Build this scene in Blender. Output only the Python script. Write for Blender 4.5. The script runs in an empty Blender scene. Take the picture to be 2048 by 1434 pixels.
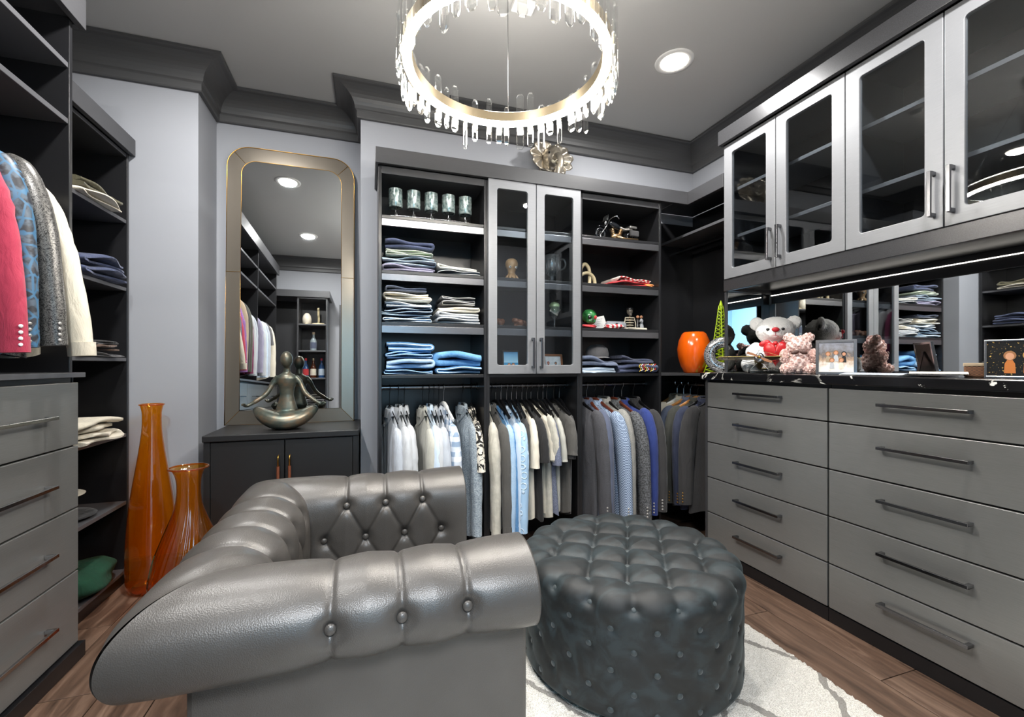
import bpy, bmesh, math, random
import numpy as np
from mathutils import Vector, Matrix
PI = math.pi
random.seed(7)
scene = bpy.context.scene
COL = scene.collection
# ---------------- camera, view, exposure ----------------
cam_d = bpy.data.cameras.new('camera'); cam = bpy.data.objects.new('camera', cam_d); COL.objects.link(cam)
cam_d.sensor_width = 36.0; cam_d.lens = 880.0/2048*36.0; cam_d.shift_y = 13.0/2048; cam_d.clip_start = 0.02
cam.location = (0, 0, 1.13); cam.rotation_euler = (PI/2, 0, -math.atan(287/880.0))
scene.camera = cam
vs = scene.view_settings
vs.view_transform = 'Standard'; vs.look = 'None'; vs.gamma = 1.0; vs.use_curve_mapping = False
vs.exposure = 1.15
w = bpy.data.worlds.new('world'); scene.world = w; w.use_nodes = True
w.node_tree.nodes['Background'].inputs[0].default_value = (.75, .85, 1, 1)
w.node_tree.nodes['Background'].inputs[1].default_value = 0.3
scene.cycles.max_bounces = 12; scene.cycles.transparent_max_bounces = 24
scene.cycles.diffuse_bounces = 6; scene.cycles.glossy_bounces = 6; scene.cycles.transmission_bounces = 10
scene.cycles.caustics_reflective = False; scene.cycles.caustics_refractive = False
scene.cycles.sample_clamp_indirect = 6.0
CAN_W = 15.0          # watts of one recessed ceiling lamp
LED_E = 105.0          # emission of the ring light's strip
HALL_W = 115.0         # daylight in the hall behind the open doorway
def area_light(name, loc, size, power, color=(1, .985, .96), rot=(0, 0, 0), spread=PI, shape='DISK', sy=None):
    d = bpy.data.lights.new(name, 'AREA'); d.shape = shape; d.size = size; d.energy = power; d.color = color; d.spread = spread
    if sy: d.size_y = sy
    o = bpy.data.objects.new(name, d); COL.objects.link(o); o.location = loc; o.rotation_euler = rot
    return o
CANS = [(-.66, 2.0), (1.58, 2.0), (-.66, .65), (1.58, .65)]
for cx, cy in CANS:
    area_light('recessed_lamp_light', (cx, cy, 2.765), .13, CAN_W)
area_light('hall_daylight', (.1, -1.2, 2.6), 1.0, HALL_W, (.93, .96, 1.0), shape='RECTANGLE', sy=.9)

# ---------------- helpers ----------------
def lin(c):
    if isinstance(c, str): c = [int(c[i:i+2], 16) for i in (1, 3, 5)]
    out = []
    for v in c[:3]:
        v = v/255.0
        out.append(v/12.92 if v <= .04045 else ((v+.055)/1.055)**2.4)
    return (*out, 1.0)
class G:
    def __init__(s, name):
        s.m = bpy.data.materials.new(name); s.m.use_nodes = True; s.t = s.m.node_tree
        s.b = s.t.nodes['Principled BSDF']; s.o = s.t.nodes['Material Output']
        s.tc = None
    def n(s, typ, ins=None, **props):
        nd = s.t.nodes.new('ShaderNode'+typ)
        for k, v in props.items(): setattr(nd, k, v)
        for k, v in (ins or {}).items(): s.set(nd.inputs[k], v)
        return nd
    def set(s, inp, v):
        if isinstance(v, bpy.types.NodeSocket): s.t.links.new(v, inp)
        elif isinstance(v, bpy.types.Node): s.t.links.new(v.outputs[0], inp)
        elif isinstance(v, (tuple, list)) and len(v) == 3 and inp.type == 'RGBA': inp.default_value = (*v, 1)
        else: inp.default_value = v
    def co(s, kind='Object', scale=None, rot=None):
        if s.tc is None: s.tc = s.n('TexCoord')
        o = s.tc.outputs[kind]
        if scale or rot:
            mp = s.n('Mapping', {0: o})
            if scale: mp.inputs['Scale'].default_value = scale if isinstance(scale, tuple) else (scale,)*3
            if rot: mp.inputs['Rotation'].default_value = rot
            o = mp.outputs[0]
        return o
    def noise(s, co, scale, detail=3, rough=.55, dist=0):
        return s.n('TexNoise', {'Vector': co, 'Scale': scale, 'Detail': detail, 'Roughness': rough, 'Distortion': dist})
    def ramp(s, fac, stops, interp='LINEAR'):
        r = s.n('ValToRGB', {0: fac}); cr = r.color_ramp; cr.interpolation = interp
        while len(cr.elements) > len(stops): cr.elements.remove(cr.elements[-1])
        while len(cr.elements) < len(stops): cr.elements.new(1)
        for e, (p, c) in zip(cr.elements, stops):
            e.position = p; e.color = lin(c) if (isinstance(c, str) or max(c) > 1.01) else (*c[:3], 1)
        return r.outputs[0]
    def mix(s, fac, a, b, blend='MIX'):
        m = s.n('MixRGB', {0: fac}, blend_type=blend)
        for i, v in ((1, a), (2, b)):
            if isinstance(v, str): v = lin(v)
            s.set(m.inputs[i], v)
        return m.outputs[0]
    def math(s, op, a, b=0.0):
        m = s.n('Math', operation=op); s.set(m.inputs[0], a); s.set(m.inputs[1], b); return m.outputs[0]
    def bump(s, h, strength=.3, dist=.002):
        b = s.n('Bump', {'Height': h, 'Strength': strength, 'Distance': dist}); s.set(s.b.inputs['Normal'], b.outputs[0])
    def base(s, c=None, rough=.5, metal=0.0, **kw):
        if c is not None: s.set(s.b.inputs['Base Color'], lin(c) if isinstance(c, str) else c)
        s.set(s.b.inputs['Roughness'], rough); s.set(s.b.inputs['Metallic'], metal)
        for k, v in kw.items(): s.set(s.b.inputs[k], v)
        return s
MATS = {}
def plain(name, col, rough=.5, metal=0.0, var=0.0, vscale=6.0, bscale=0, bstr=.2, bdist=.001, **kw):
    if name in MATS: return MATS[name]
    g = G(name); c = lin(col)
    if var > 0:
        nz = g.noise(g.co(), vscale, 4)
        g.base(None, rough, metal, **kw)
        a = tuple(min(1, v*(1-var)) for v in c[:3]); b = tuple(min(1, v*(1+var)) for v in c[:3])
        g.set(g.b.inputs['Base Color'], g.ramp(nz.outputs[0], [(.3, a), (.7, b)]))
    else: g.base(c, rough, metal, **kw)
    if bscale:
        g.bump(g.noise(g.co(), bscale, 2).outputs[0], bstr, bdist)
    MATS[name] = g.m; return g.m

class MB:
    def __init__(s, o=(0, 0, 0)): s.v = []; s.f = []; s.o = o
    def add(s, vs, fs):
        k = len(s.v); s.v.extend([tuple(map(float, p)) for p in vs]); s.f.extend([tuple(i+k for i in f) for f in fs]); return s
    def box(s, x0, x1, y0, y1, z0, z1):
        x0, x1 = sorted((x0, x1)); y0, y1 = sorted((y0, y1)); z0, z1 = sorted((z0, z1))
        return s.add([(x0,y0,z0),(x1,y0,z0),(x1,y1,z0),(x0,y1,z0),(x0,y0,z1),(x1,y0,z1),(x1,y1,z1),(x0,y1,z1)],
                     [(0,3,2,1),(4,5,6,7),(0,1,5,4),(1,2,6,5),(2,3,7,6),(3,0,4,7)])
    def grid(s, pts, closed_u=False, closed_v=False, flip=False):
        nu, nv = len(pts), len(pts[0]); fs = []
        for i in range(nu if closed_u else nu-1):
            for j in range(nv if closed_v else nv-1):
                a, b, c, d = i*nv+j, ((i+1) % nu)*nv+j, ((i+1) % nu)*nv+(j+1) % nv, i*nv+(j+1) % nv
                fs.append((a, d, c, b) if flip else (a, b, c, d))
        return s.add([p for r in pts for p in r], fs)
    def lathe(s, prof, n=32, c=(0, 0, 0), sx=1.0, sy=1.0, cap=True):
        pts = [[(c[0]+r*math.cos(2*PI*i/n)*sx, c[1]+r*math.sin(2*PI*i/n)*sy, c[2]+z) for (r, z) in prof] for i in range(n)]
        k = len(s.v); s.grid(pts, closed_u=True); m = len(prof)
        if cap:
            if prof[0][0] > 1e-5: s.f.append(tuple(k+i*m for i in range(n))[::-1])
            if prof[-1][0] > 1e-5: s.f.append(tuple(k+i*m+m-1 for i in range(n)))
        return s
    def tube(s, path, r, n=8, cap=True, flat=None, closed=False):
        P = [Vector(p) for p in path]; N = len(P); rs = r if isinstance(r, (list, tuple)) else [r]*N
        rings = []; up = None
        for i in range(N):
            if closed: t = P[(i+1) % N]-P[i-1]
            else: t = P[min(i+1, N-1)]-P[max(i-1, 0)]
            t.normalize()
            if up is None:
                up = Vector((0, 0, 1)) if abs(t.z) < .9 else Vector((1, 0, 0))
            a = t.cross(up)
            if a.length < 1e-6: a = t.cross(Vector((0, 1, 0)))
            a.normalize(); b = a.cross(t).normalized(); up = b
            ra = rs[i] if not isinstance(rs[i], tuple) else rs[i][0]; rb = rs[i] if not isinstance(rs[i], tuple) else rs[i][1]
            rings.append([tuple(P[i]+a*ra*math.cos(2*PI*k/n)+b*rb*math.sin(2*PI*k/n)) for k in range(n)])
        k0 = len(s.v); s.grid(rings, closed_u=closed, closed_v=True)
        if cap and not closed:
            s.f.append(tuple(k0+i for i in range(n))[::-1]); s.f.append(tuple(k0+(N-1)*n+i for i in range(n)))
        return s
    def ball(s, c, r, nu=16, nv=10, R=None):
        r = (r, r, r) if not isinstance(r, tuple) else r
        pts = []
        for i in range(nu):
            col = []
            for j in range(nv+1):
                a, b = 2*PI*i/nu, PI*j/nv-PI/2
                p = Vector((r[0]*math.cos(a)*math.cos(b), r[1]*math.sin(a)*math.cos(b), r[2]*math.sin(b)))
                if R is not None: p = R @ p
                col.append((c[0]+p.x, c[1]+p.y, c[2]+p.z))
            pts.append(col)
        return s.grid(pts, closed_u=True)
    def prism(s, poly, axis, a0, a1):
        def P(u, v, a): return {'x': (a, u, v), 'y': (u, a, v), 'z': (u, v, a)}[axis]
        n = len(poly); vs = [P(u, v, a0) for u, v in poly]+[P(u, v, a1) for u, v in poly]
        fs = [tuple(range(n))[::-1], tuple(range(n, 2*n))]+[(i, (i+1) % n, n+(i+1) % n, n+i) for i in range(n)]
        return s.add(vs, fs)
    def mesh(s, name):
        me = bpy.data.meshes.new(name); o = s.o
        me.from_pydata([(x-o[0], y-o[1], z-o[2]) for x, y, z in s.v], [], s.f)
        bm = bmesh.new(); bm.from_mesh(me)
        bmesh.ops.remove_doubles(bm, verts=bm.verts, dist=1e-6)
        bmesh.ops.recalc_face_normals(bm, faces=bm.faces); bm.to_mesh(me); bm.free()
        return me
    def build(s, name, mat, parent=None, smooth=False, bevel=0, rot=None, loc=None, remesh=0, subsurf=0, auto=None):
        me = s.mesh(name); o = bpy.data.objects.new(name, me); COL.objects.link(o)
        if mat: me.materials.append(mat)
        if smooth: me.polygons.foreach_set('use_smooth', [True]*len(me.polygons))
        if auto is not None and smooth:
            try: me.set_sharp_from_angle(angle=math.radians(auto))
            except Exception: pass
        if remesh:
            m = o.modifiers.new('remesh', 'REMESH'); m.mode = 'VOXEL'; m.voxel_size = remesh; m.use_smooth_shade = True
            m = o.modifiers.new('smooth', 'SMOOTH'); m.factor = .5; m.iterations = 6
        if subsurf:
            m = o.modifiers.new('sub', 'SUBSURF'); m.levels = subsurf; m.render_levels = subsurf
        if bevel:
            m = o.modifiers.new('bevel', 'BEVEL'); m.width = bevel; m.segments = 2; m.limit_method = 'ANGLE'
        if parent is not None: o.parent = parent
        if loc is not None: o.location = loc
        elif parent is None and s.o != (0, 0, 0): o.location = s.o
        if rot is not None: o.rotation_euler = rot
        return o
def tag(o, label, cat, group=None):
    o['label'] = label; o['category'] = cat
    if group: o['group'] = group
    return o
def struct(o): o['kind'] = 'structure'; return o
def thing(name, label, cat, loc=(0, 0, 0), rz=0.0, group=None, rot=None):
    o = bpy.data.objects.new(name, None); COL.objects.link(o); o.empty_display_size = .05
    o.location = loc; o.rotation_euler = rot or (0, 0, rz)
    return tag(o, label, cat, group)
def copyof(o, parent, loc=None, rot=None):
    c = o.copy(); COL.objects.link(c); c.parent = parent
    if loc is not None: c.location = loc
    if rot is not None: c.rotation_euler = rot
    return c
def arc(c, r, a0, a1, n, plane='xz'):
    out = []
    for i in range(n+1):
        a = a0+(a1-a0)*i/n
        u, v = r*math.cos(a), r*math.sin(a)
        out.append({'xz': (c[0]+u, c[1], c[2]+v), 'yz': (c[0], c[1]+u, c[2]+v), 'xy': (c[0]+u, c[1]+v, c[2])}[plane])
    return out
def smooth_path(pts, n=6):
    P = [Vector(p) for p in pts]; out = []
    for i in range(len(P)-1):
        p0, p1, p2, p3 = P[max(i-1, 0)], P[i], P[i+1], P[min(i+2, len(P)-1)]
        for k in range(n):
            t = k/n
            out.append(tuple(.5*((2*p1)+(p2-p0)*t+(2*p0-5*p1+4*p2-p3)*t*t+(3*p1-p0-3*p2+p3)*t**3)))
    out.append(tuple(P[-1])); return out

# ---------------- materials ----------------
WALL = plain('wall_paint', '#9a9ca2', .62, bscale=180, bstr=.04)
CEIL = plain('ceiling_paint', '#b4b4b3', .6, bscale=180, bstr=.04)
CROWN = plain('crown_paint', '#4c4c4d', .42)
def laminate(name, col, rough):
    g = G(name)
    nz = g.noise(g.co(scale=(3, 3, 220)), 5, 2)
    c = lin(col)
    g.base(None, rough)
    g.set(g.b.inputs['Base Color'], g.ramp(nz.outputs[0], [(.25, tuple(v*.86 for v in c[:3])), (.75, tuple(min(1, v*1.14) for v in c[:3]))]))
    g.bump(g.noise(g.co(), 900, 1).outputs[0], .05, .0005)
    return g.m
CARB = laminate('charcoal_laminate', '#39393b', .33)
BLACK = plain('black_lacquer', '#141416', .3)
def metal_lam(name, col, rough=.34):
    g = G(name)
    nz = g.noise(g.co(scale=(1, 1, 60)), 14, 3)
    c = lin(col)
    g.base(None, rough, .55)
    g.set(g.b.inputs['Base Color'], g.ramp(nz.outputs[0], [(.3, tuple(v*.93 for v in c[:3])), (.7, tuple(v*1.07 for v in c[:3]))]))
    return g.m
DRAW = metal_lam('brushed_grey_front', '#848482')
DOORF = metal_lam('brushed_silver_door', '#828386', .45); DOORF.node_tree.nodes['Principled BSDF'].inputs['Metallic'].default_value = .3
FASC = metal_lam('silver_fascia', '#78787b', .28); FASC.node_tree.nodes['Principled BSDF'].inputs['Metallic'].default_value = .85
CHROME = plain('dark_nickel', '#77777a', .22, 1.0)
STEEL = plain('polished_steel', '#b9b9bb', .18, 1.0)
BLKMET = plain('black_metal', '#1a1a1c', .35, .6)
GOLD = plain('brushed_gold', '#a8997f', .32, 1.0)
BRASS = plain('brass', '#b58a45', .28, 1.0)
MIRROR = plain('mirror_silver', '#e6e9ea', .012, 1.0)
MIRRORB = plain('mirror_smoke', '#857d72', .28, .7)
WHITE = plain('white_plastic', '#e8e8e6', .4)
BTN = plain('horn_button', '#3a3633', .3)
def schlick(g, ior, strength, ex=5.0):
    lw = g.n('LayerWeight', {'Blend': .5}); r0 = ((ior-1)/(ior+1))**2
    return g.math('MULTIPLY', g.math('ADD', r0, g.math('MULTIPLY', g.math('POWER', lw.outputs['Facing'], ex), 1-r0)), strength)
def glass(name, col=(1, 1, 1), ior=1.45, strength=1.0, rough=0.0, ex=5.0):
    g = G(name); g.t.nodes.remove(g.b)
    tr = g.n('BsdfTransparent', {0: (*col, 1)}); gl = g.n('BsdfGlossy', {0: (1, 1, 1, 1), 'Roughness': rough})
    f = schlick(g, ior, strength, ex)
    mx = g.n('MixShader', {0: f, 1: tr.outputs[0], 2: gl.outputs[0]})
    g.t.links.new(mx.outputs[0], g.o.inputs[0]); return g.m
PANE = glass('cabinet_glass', (.86, .89, .91), 1.5, 1.0)

def realglass(name, col, ior=1.45, rough=0.0):
    g = G(name); g.base(lin(col), rough, 0, **{'Transmission Weight': 1.0, 'IOR': ior}); return g.m
def cloudy(name, col, scol, share, ior=1.5, strength=1.2, rough=.02):
    g = G(name); g.t.nodes.remove(g.b)
    tr = g.n('BsdfTransparent', {0: (*col, 1)}); tl = g.n('BsdfTranslucent', {0: (*scol, 1)}); df = g.n('BsdfDiffuse', {0: (*scol, 1)})
    sc = g.n('MixShader', {0: .5, 1: tl.outputs[0], 2: df.outputs[0]}); m1 = g.n('MixShader', {0: share, 1: tr.outputs[0], 2: sc.outputs[0]})
    gl = g.n('BsdfGlossy', {0: (1, 1, 1, 1), 'Roughness': rough}); f = schlick(g, ior, strength)
    mx = g.n('MixShader', {0: f, 1: m1.outputs[0], 2: gl.outputs[0]}); g.t.links.new(mx.outputs[0], g.o.inputs[0]); return g.m
CRYSTAL = glass('crystal', (.94, .945, .94), 1.55, 1.6, .03, 2.4)
CLEAR = cloudy('clear_glass', (.9, .92, .92), (.85, .88, .9), .10, 1.6, 2.0)
AMBER = cloudy('amber_glass', lin('#fbc458')[:3], lin('#f09a14')[:3], .10, 1.5, 1.5)
AMBER2 = cloudy('amber_ribbed_glass', lin('#f7ba50')[:3], lin('#e08c12')[:3], .085, 1.5, 1.8)
def emit(name, col, e):
    g = G(name); g.base(lin(col), .5, 0, **{'Emission Color': lin(col), 'Emission Strength': e}); return g.m
LAMP = emit('lamp_diffuser', '#fff6e8', 9.0)
LED = emit('led_strip', '#fff9ef', LED_E)
ADDED_UP = emit('added_uplight_glow', '#fff9ef', 45.0)  # glow of the added uplight on the chandelier ring
# floor planks
g = G('walnut_plank')
oi = g.n('ObjectInfo'); rnd = oi.outputs['Random']
ad = g.n('VectorMath', {0: g.co(scale=(9, 1.1, 9))}, operation='ADD'); cmb = g.n('CombineXYZ', {0: g.math('MULTIPLY', rnd, 37.0), 1: g.math('MULTIPLY', rnd, 91.0)})
g.set(ad.inputs[1], cmb.outputs[0])
nz = g.noise(ad.outputs[0], 2.2, 8, .62, 1.3)
c1 = g.ramp(nz.outputs[0], [(.28, '#33261e'), (.5, '#5c473a'), (.72, '#7d6656')])
g.base(g.mix(g.math('MULTIPLY', rnd, .5), c1, '#46372e'), .36); g.bump(nz.outputs[0], .08, .001); WOOD = g.m
# tufted leather
g = G('pewter_leather')
vo = g.n('TexVoronoi', {'Vector': g.co(), 'Scale': 420}, feature='F1')
nz = g.noise(g.co(), 5, 3)
g.base(g.ramp(nz.outputs[0], [(.3, '#3b3835'), (.7, '#44413e')]), .36, .08, **{'Specular IOR Level': .5})
g.bump(vo.outputs['Distance'], .22, .0012); LEATHER = g.m
# velvet
g = G('teal_velvet')
nz = g.noise(g.co(scale=(3, 7, 5)), 2.2, 5, .6, 1.2)
g.base(g.ramp(nz.outputs[0], [(.40, '#06090a'), (.5, '#0d1315'), (.6, '#192225')]), .65, 0, **{'Sheen Weight': .11, 'Sheen Roughness': .35, 'Sheen Tint': lin('#9fb6ba')})
g.bump(g.noise(g.co(), 700, 1).outputs[0], .1, .0006); VELVET = g.m
# rug
g = G('ivory_shag')
co = g.co(); sx = g.n('SeparateXYZ', {0: co})
nzw = g.noise(co, 9, 2)
wob = g.math('MULTIPLY', nzw.outputs[0], .10)
def dia(sign):
    a = g.math('ADD', g.math('MULTIPLY', sx.outputs[0], 1.55), g.math('MULTIPLY', sx.outputs[1], sign))
    a = g.math('ADD', a, wob)
    fr = g.math('FRACT', g.math('MULTIPLY', a, 1.45))
    return g.math('LESS_THAN', g.math('ABSOLUTE', g.math('SUBTRACT', fr, .5)), .028)
ln = g.math('MAXIMUM', dia(1.0), dia(-1.0))
fz = g.noise(co, 260, 3)
cc = g.ramp(fz.outputs[0], [(.3, '#b9b4aa'), (.6, '#eeeae2')])
g.base(g.mix(g.math('MULTIPLY', ln, .75), cc, '#6f6a64'), .95); g.bump(fz.outputs[0], .9, .012); RUG = g.m
# marble counter
g = G('black_marble')
nz = g.noise(g.co(), 2.1, 7, .6, 2.6); v1 = g.math('ABSOLUTE', g.math('SUBTRACT', nz.outputs[0], .5))
nz2 = g.noise(g.co(), .9, 4, .55, 1.0); m2 = g.ramp(nz2.outputs[0], [(.48, (0, 0, 0)), (.56, (1, 1, 1))])
vein = g.ramp(v1, [(.006, (1, 1, 1)), (.022, (0, 0, 0))])
blob = g.ramp(g.noise(g.co(), 5.5, 5, .5, 3).outputs[0], [(.64, (0, 0, 0)), (.66, (1, 1, 1))])
fac = g.mix(1.0, g.mix(1.0, vein, m2, 'MULTIPLY'), blob, 'ADD')
g.base(g.mix(fac, '#131315', '#e9e6df'), .12); MARBLE = g.m

# --- cloth materials ---
def wrinkle(g, fine):
    wr = g.noise(g.co(scale=(1, 1, .35)), 26, 3, .5, .8); h = g.math('ADD', wr.outputs[0], g.math('MULTIPLY', fine, .05)); g.bump(h, .55, .014)
def cloth(name, col, var=.12, scale=5, weave=500, rough=.9, sheen=.15):
    g = G('cloth_'+name); c = lin(col); nz = g.noise(g.co(), scale, 4)
    g.base(g.ramp(nz.outputs[0], [(.3, tuple(v*(1-var) for v in c[:3])), (.7, tuple(min(1, v*(1+var)) for v in c[:3]))]), rough, 0, **{'Sheen Weight': sheen})
    wrinkle(g, g.noise(g.co(), weave, 1).outputs[0]); return g.m
def denim(name, col, hi):
    g = G('denim_'+name); nz = g.noise(g.co(), 7, 4, .6); fz = g.noise(g.co(scale=(1, 1, 9)), 90, 3)
    c = g.ramp(nz.outputs[0], [(.3, col), (.75, hi)])
    g.base(g.mix(.35, c, g.ramp(fz.outputs[0], [(.35, col), (.65, hi)])), .9); wrinkle(g, fz.outputs[0]); return g.m
def plaid():
    g = G('cloth_plaid'); s = g.n('SeparateXYZ', {0: g.co()})
    a = g.math('LESS_THAN', g.math('FRACT', g.math('MULTIPLY', s.outputs[1], 19.0)), .5)
    b = g.math('LESS_THAN', g.math('FRACT', g.math('MULTIPLY', s.outputs[2], 19.0)), .5)
    g.base(g.mix(g.math('MULTIPLY', g.math('ADD', a, b), .5), '#e6e8ec', '#8296ae'), .9); return g.m
def floral():
    g = G('cloth_floral'); nz = g.noise(g.co(), 16, 3, .5, 3.5)
    g.base(g.ramp(nz.outputs[0], [(.5, '#1b1918'), (.53, '#d9d2c4')]), .9); return g.m
def leopard():
    g = G('cloth_leopard'); vo = g.n('TexVoronoi', {'Vector': g.co(scale=(1, 1, .7)), 'Scale': 34}, feature='DISTANCE_TO_EDGE')
    nz = g.noise(g.co(), 40, 2)
    inner = g.ramp(nz.outputs[0], [(.42, '#23262e'), (.56, '#4a5866')])
    g.base(g.mix(g.ramp(vo.outputs[0], [(.06, (1, 1, 1)), (.11, (0, 0, 0))]), inner, '#3a6788'), .5); return g.m
def brocade():
    g = G('cloth_brocade'); nz = g.noise(g.co(), 34, 2, .5, 5)
    v = g.math('ABSOLUTE', g.math('SUBTRACT', nz.outputs[0], .5))
    g.base(g.ramp(v, [(.03, '#2a2928'), (.06, '#6e6c69')]), .34, .3); return g.m
def heather(name, a, b, st=(1, 1, 12)):
    g = G('cloth_heather_'+name); nz = g.noise(g.co(scale=st), 120, 2)
    g.base(g.ramp(nz.outputs[0], [(.4, a), (.6, b)]), .9); wrinkle(g, nz.outputs[0]); return g.m
def circles():
    g = G('cloth_circles'); vo = g.n('TexVoronoi', {'Vector': g.co(), 'Scale': 21, 'Randomness': .8}, feature='F1')
    d = g.math('ABSOLUTE', g.math('SUBTRACT', vo.outputs['Distance'], .38)); ring = g.ramp(d, [(.03, (1, 1, 1)), (.08, (0, 0, 0))])
    g.base(g.mix(g.math('MULTIPLY', ring, .5), '#9dbcd8', '#dce6ee'), .9); g.bump(ring, .8, .004); return g.m
def grid_cloth(name, a, b, k=70):
    g = G('cloth_grid_'+name); ck = g.n('TexChecker', {'Vector': g.co(), 'Scale': k, 'Color1': lin(a), 'Color2': lin(b)})
    g.base(ck.outputs[0], .9); return g.m
C = {
 'white': cloth('white', '#b2b5b9', .06), 'white2': cloth('white2', '#a9afb8', .07), 'cream': cloth('cream', '#cfc7b5', .07), 'linen': cloth('linen', '#b3afa3', .14, 30),
 'ivory': cloth('ivory', '#d8d0bf', .06), 'paleblue': cloth('paleblue', '#b7c6d6', .08), 'stone': cloth('stone', '#a9a89f', .1),
 'denim': denim('mid', '#2f5b88', '#6ea0cc'), 'denimlight': denim('light', '#7c9dbd', '#b5cbdf'), 'denimdark': denim('dark', '#131c2c', '#2b3a55'),
 'denimgrey': denim('grey', '#57616e', '#8d97a2'), 'chambray': heather('chambray', '#6d7983', '#a3acb2', (1, 1, 3)), 'jeansblue': denim('jeans', '#2f6fa8', '#82b4df'),
 'plaid': plaid(), 'floral': floral(), 'leopard': leopard(), 'brocade': brocade(), 'circles': circles(),
 'charcoal': cloth('charcoal', '#2c2b2c', .12, 8), 'black': cloth('black', '#1b1b1d', .1), 'taupe': cloth('taupe', '#4a4845', .1), 'greysuit': heather('suit', '#3b3b3e', '#4b4b50'),
 'olive': cloth('olive', '#4a4a40', .1), 'heathergrey': heather('blue', '#474c5e', '#7a8094'), 'lightgrey': heather('light', '#7e7d79', '#97958f'),
 'tweed': heather('tweed', '#3a3b3c', '#64666a', (1, 1, 1)), 'dots': grid_cloth('dots', '#5d6c85', '#a3b4ca', 130), 'royal': cloth('royal', '#243573', .12),
 'navy': cloth('navy', '#2b3147', .12), 'slate': cloth('slate', '#50576b', .1), 'green': cloth('green', '#0b3a28', .2, 9, 300, .95, 0.0), 'moss': cloth('moss', '#4a4632', .2, 12, 350),
 'sage': cloth('sage', '#3c3d38', .1), 'red': cloth('red', '#b22d33', .15), 'pink': cloth('pink', '#a8324a', .1), 'purple': grid_cloth('purple', '#775089', '#9069a3', 160),
 'magenta': cloth('magenta', '#6d2148', .1), 'tan': cloth('tan', '#a4927a', .1), 'orange': cloth('orange', '#d8803f', .15), 'slateblue': cloth('slateblue', '#3f4763', .14, 9),
 'bluegrey': cloth('bluegrey', '#5a6378', .14), 'sagelight': cloth('sagelight', '#a8b5a2', .12), 'brown': cloth('brown', '#5a4334', .15), 'greycloth': cloth('greycloth', '#5b5a5c', .12),
 'lilac': cloth('lilac', '#8e8aa0', .1),
}
# candy stripe and gingham towels
g = G('cloth_redstripe'); s_ = g.n('SeparateXYZ', {0: g.co()}); g.base(g.mix(g.math('LESS_THAN', g.math('FRACT', g.math('MULTIPLY', s_.outputs[0], 32.0)), .5), '#d9cfc8', '#b3323a'), .9); C['redstripe'] = g.m
# ================= the room =================
XL, XR, YB, YF, YN, ZC = -1.62, 2.40, 2.82, -.33, 3.125, 2.78
NX0, NX1 = -.885, -.045
fl = struct(MB().box(XL-.1, XR+.1, -2.2, YN+.1, -.08, -.014).build('floor', plain('subfloor', '#20160f', .8)))
rw, x, row = .187, XL, 0
while x < XR:
    x1 = min(x+rw-.003, XR); y = YF-.12-(row*.47 % 1.25)
    while y < YN:
        y0, y1 = max(y, YF-.12), min(y+1.25-.003, YN)
        if y1-y0 > .04 and not (y0 > YB and (x1 < NX0 or x > NX1)):
            if x1 < NX0 or x > NX1: y1 = min(y1, YB)
            cx, cy = (x+x1)/2, (y0+y1)/2
            MB((cx, cy, 0)).box(x, x1, y0, y1, -.014, 0).build('floor_plank', WOOD, fl, bevel=.0015, loc=(cx, cy, 0))
        y += 1.25
    x += rw; row += 1
struct(MB().box(XL-.1, XR+.1, YF-.12, YN+.1, ZC, ZC+.1).build('ceiling', CEIL))
struct(MB().box(XL-.1, XL, YF-.12, YN+.1, 0, ZC).build('wall_left', WALL))
struct(MB().box(XR, XR+.1, YF-.12, YN+.1, 0, ZC).build('wall_right', WALL))
struct(MB().box(XL, NX0, YB, YN+.1, 0, ZC).box(NX0, NX1, YN, YN+.1, 0, ZC).box(NX1, XR, YB, YN+.1, 0, ZC).build('wall_back', WALL))
DX0, DX1, DZ = -.30, .56, 2.1
struct(MB().box(XL, DX0, YF-.12, YF, 0, ZC).box(DX1, XR, YF-.12, YF, 0, ZC).box(DX0, DX1, YF-.12, YF, DZ, ZC).build('wall_front', WALL))
HALL = plain('hall_paint', '#93b9cc', .7)
struct(MB().box(-1.5, 1.7, -2.2, -2.1, 0, ZC).box(-1.6, -1.5, -2.2, YF-.12, 0, ZC).box(1.7, 1.8, -2.2, YF-.12, 0, ZC).build('wall_hall', HALL))
struct(MB().box(-1.6, 1.8, -2.2, YF-.12, ZC, ZC+.1).build('ceiling_hall', HALL))
struct(MB().box(-1.5, 1.7, -2.1, YF-.12, -.014, 0).build('floor_hall', plain('hall_floor', '#7a5f4b', .5)))
struct(MB().box(DX0-.08, DX0, YF-.13, YF+.015, 0, DZ+.08).box(DX1, DX1+.08, YF-.13, YF+.015, 0, DZ+.08).box(DX0, DX1, YF-.13, YF+.015, DZ, DZ+.08).build('trim_door', CROWN, bevel=.003))
def sweep(name, path, prof, mat, closed=True):
    n = len(path); rings = []
    for i in range(n):
        p = Vector(path[i])
        def nrm(a, b):
            d = (Vector(b)-Vector(a)).normalized(); return Vector((-d.y, d.x))
        if closed: n1, n2 = nrm(path[i-1], path[i]), nrm(path[i], path[(i+1) % n])
        else:
            n1 = nrm(path[max(i-1, 0)], path[max(i, 1)]); n2 = nrm(path[min(i, n-2)], path[min(i+1, n-1)])
        m = (n1+n2)/(1+n1.dot(n2))
        rings.append([(p.x+m.x*d, p.y+m.y*d, z) for d, z in prof])
    b = MB(); k = len(prof); b.grid(rings, closed_u=closed, closed_v=True)
    if not closed: b.f.append(tuple(range(k))); b.f.append(tuple((n-1)*k+i for i in range(k)))
    return struct(b.build(name, mat))
ROOM = [(XL, YF), (XR, YF), (XR, YB), (NX1, YB), (NX1, YN), (NX0, YN), (NX0, YB), (XL, YB)]
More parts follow.
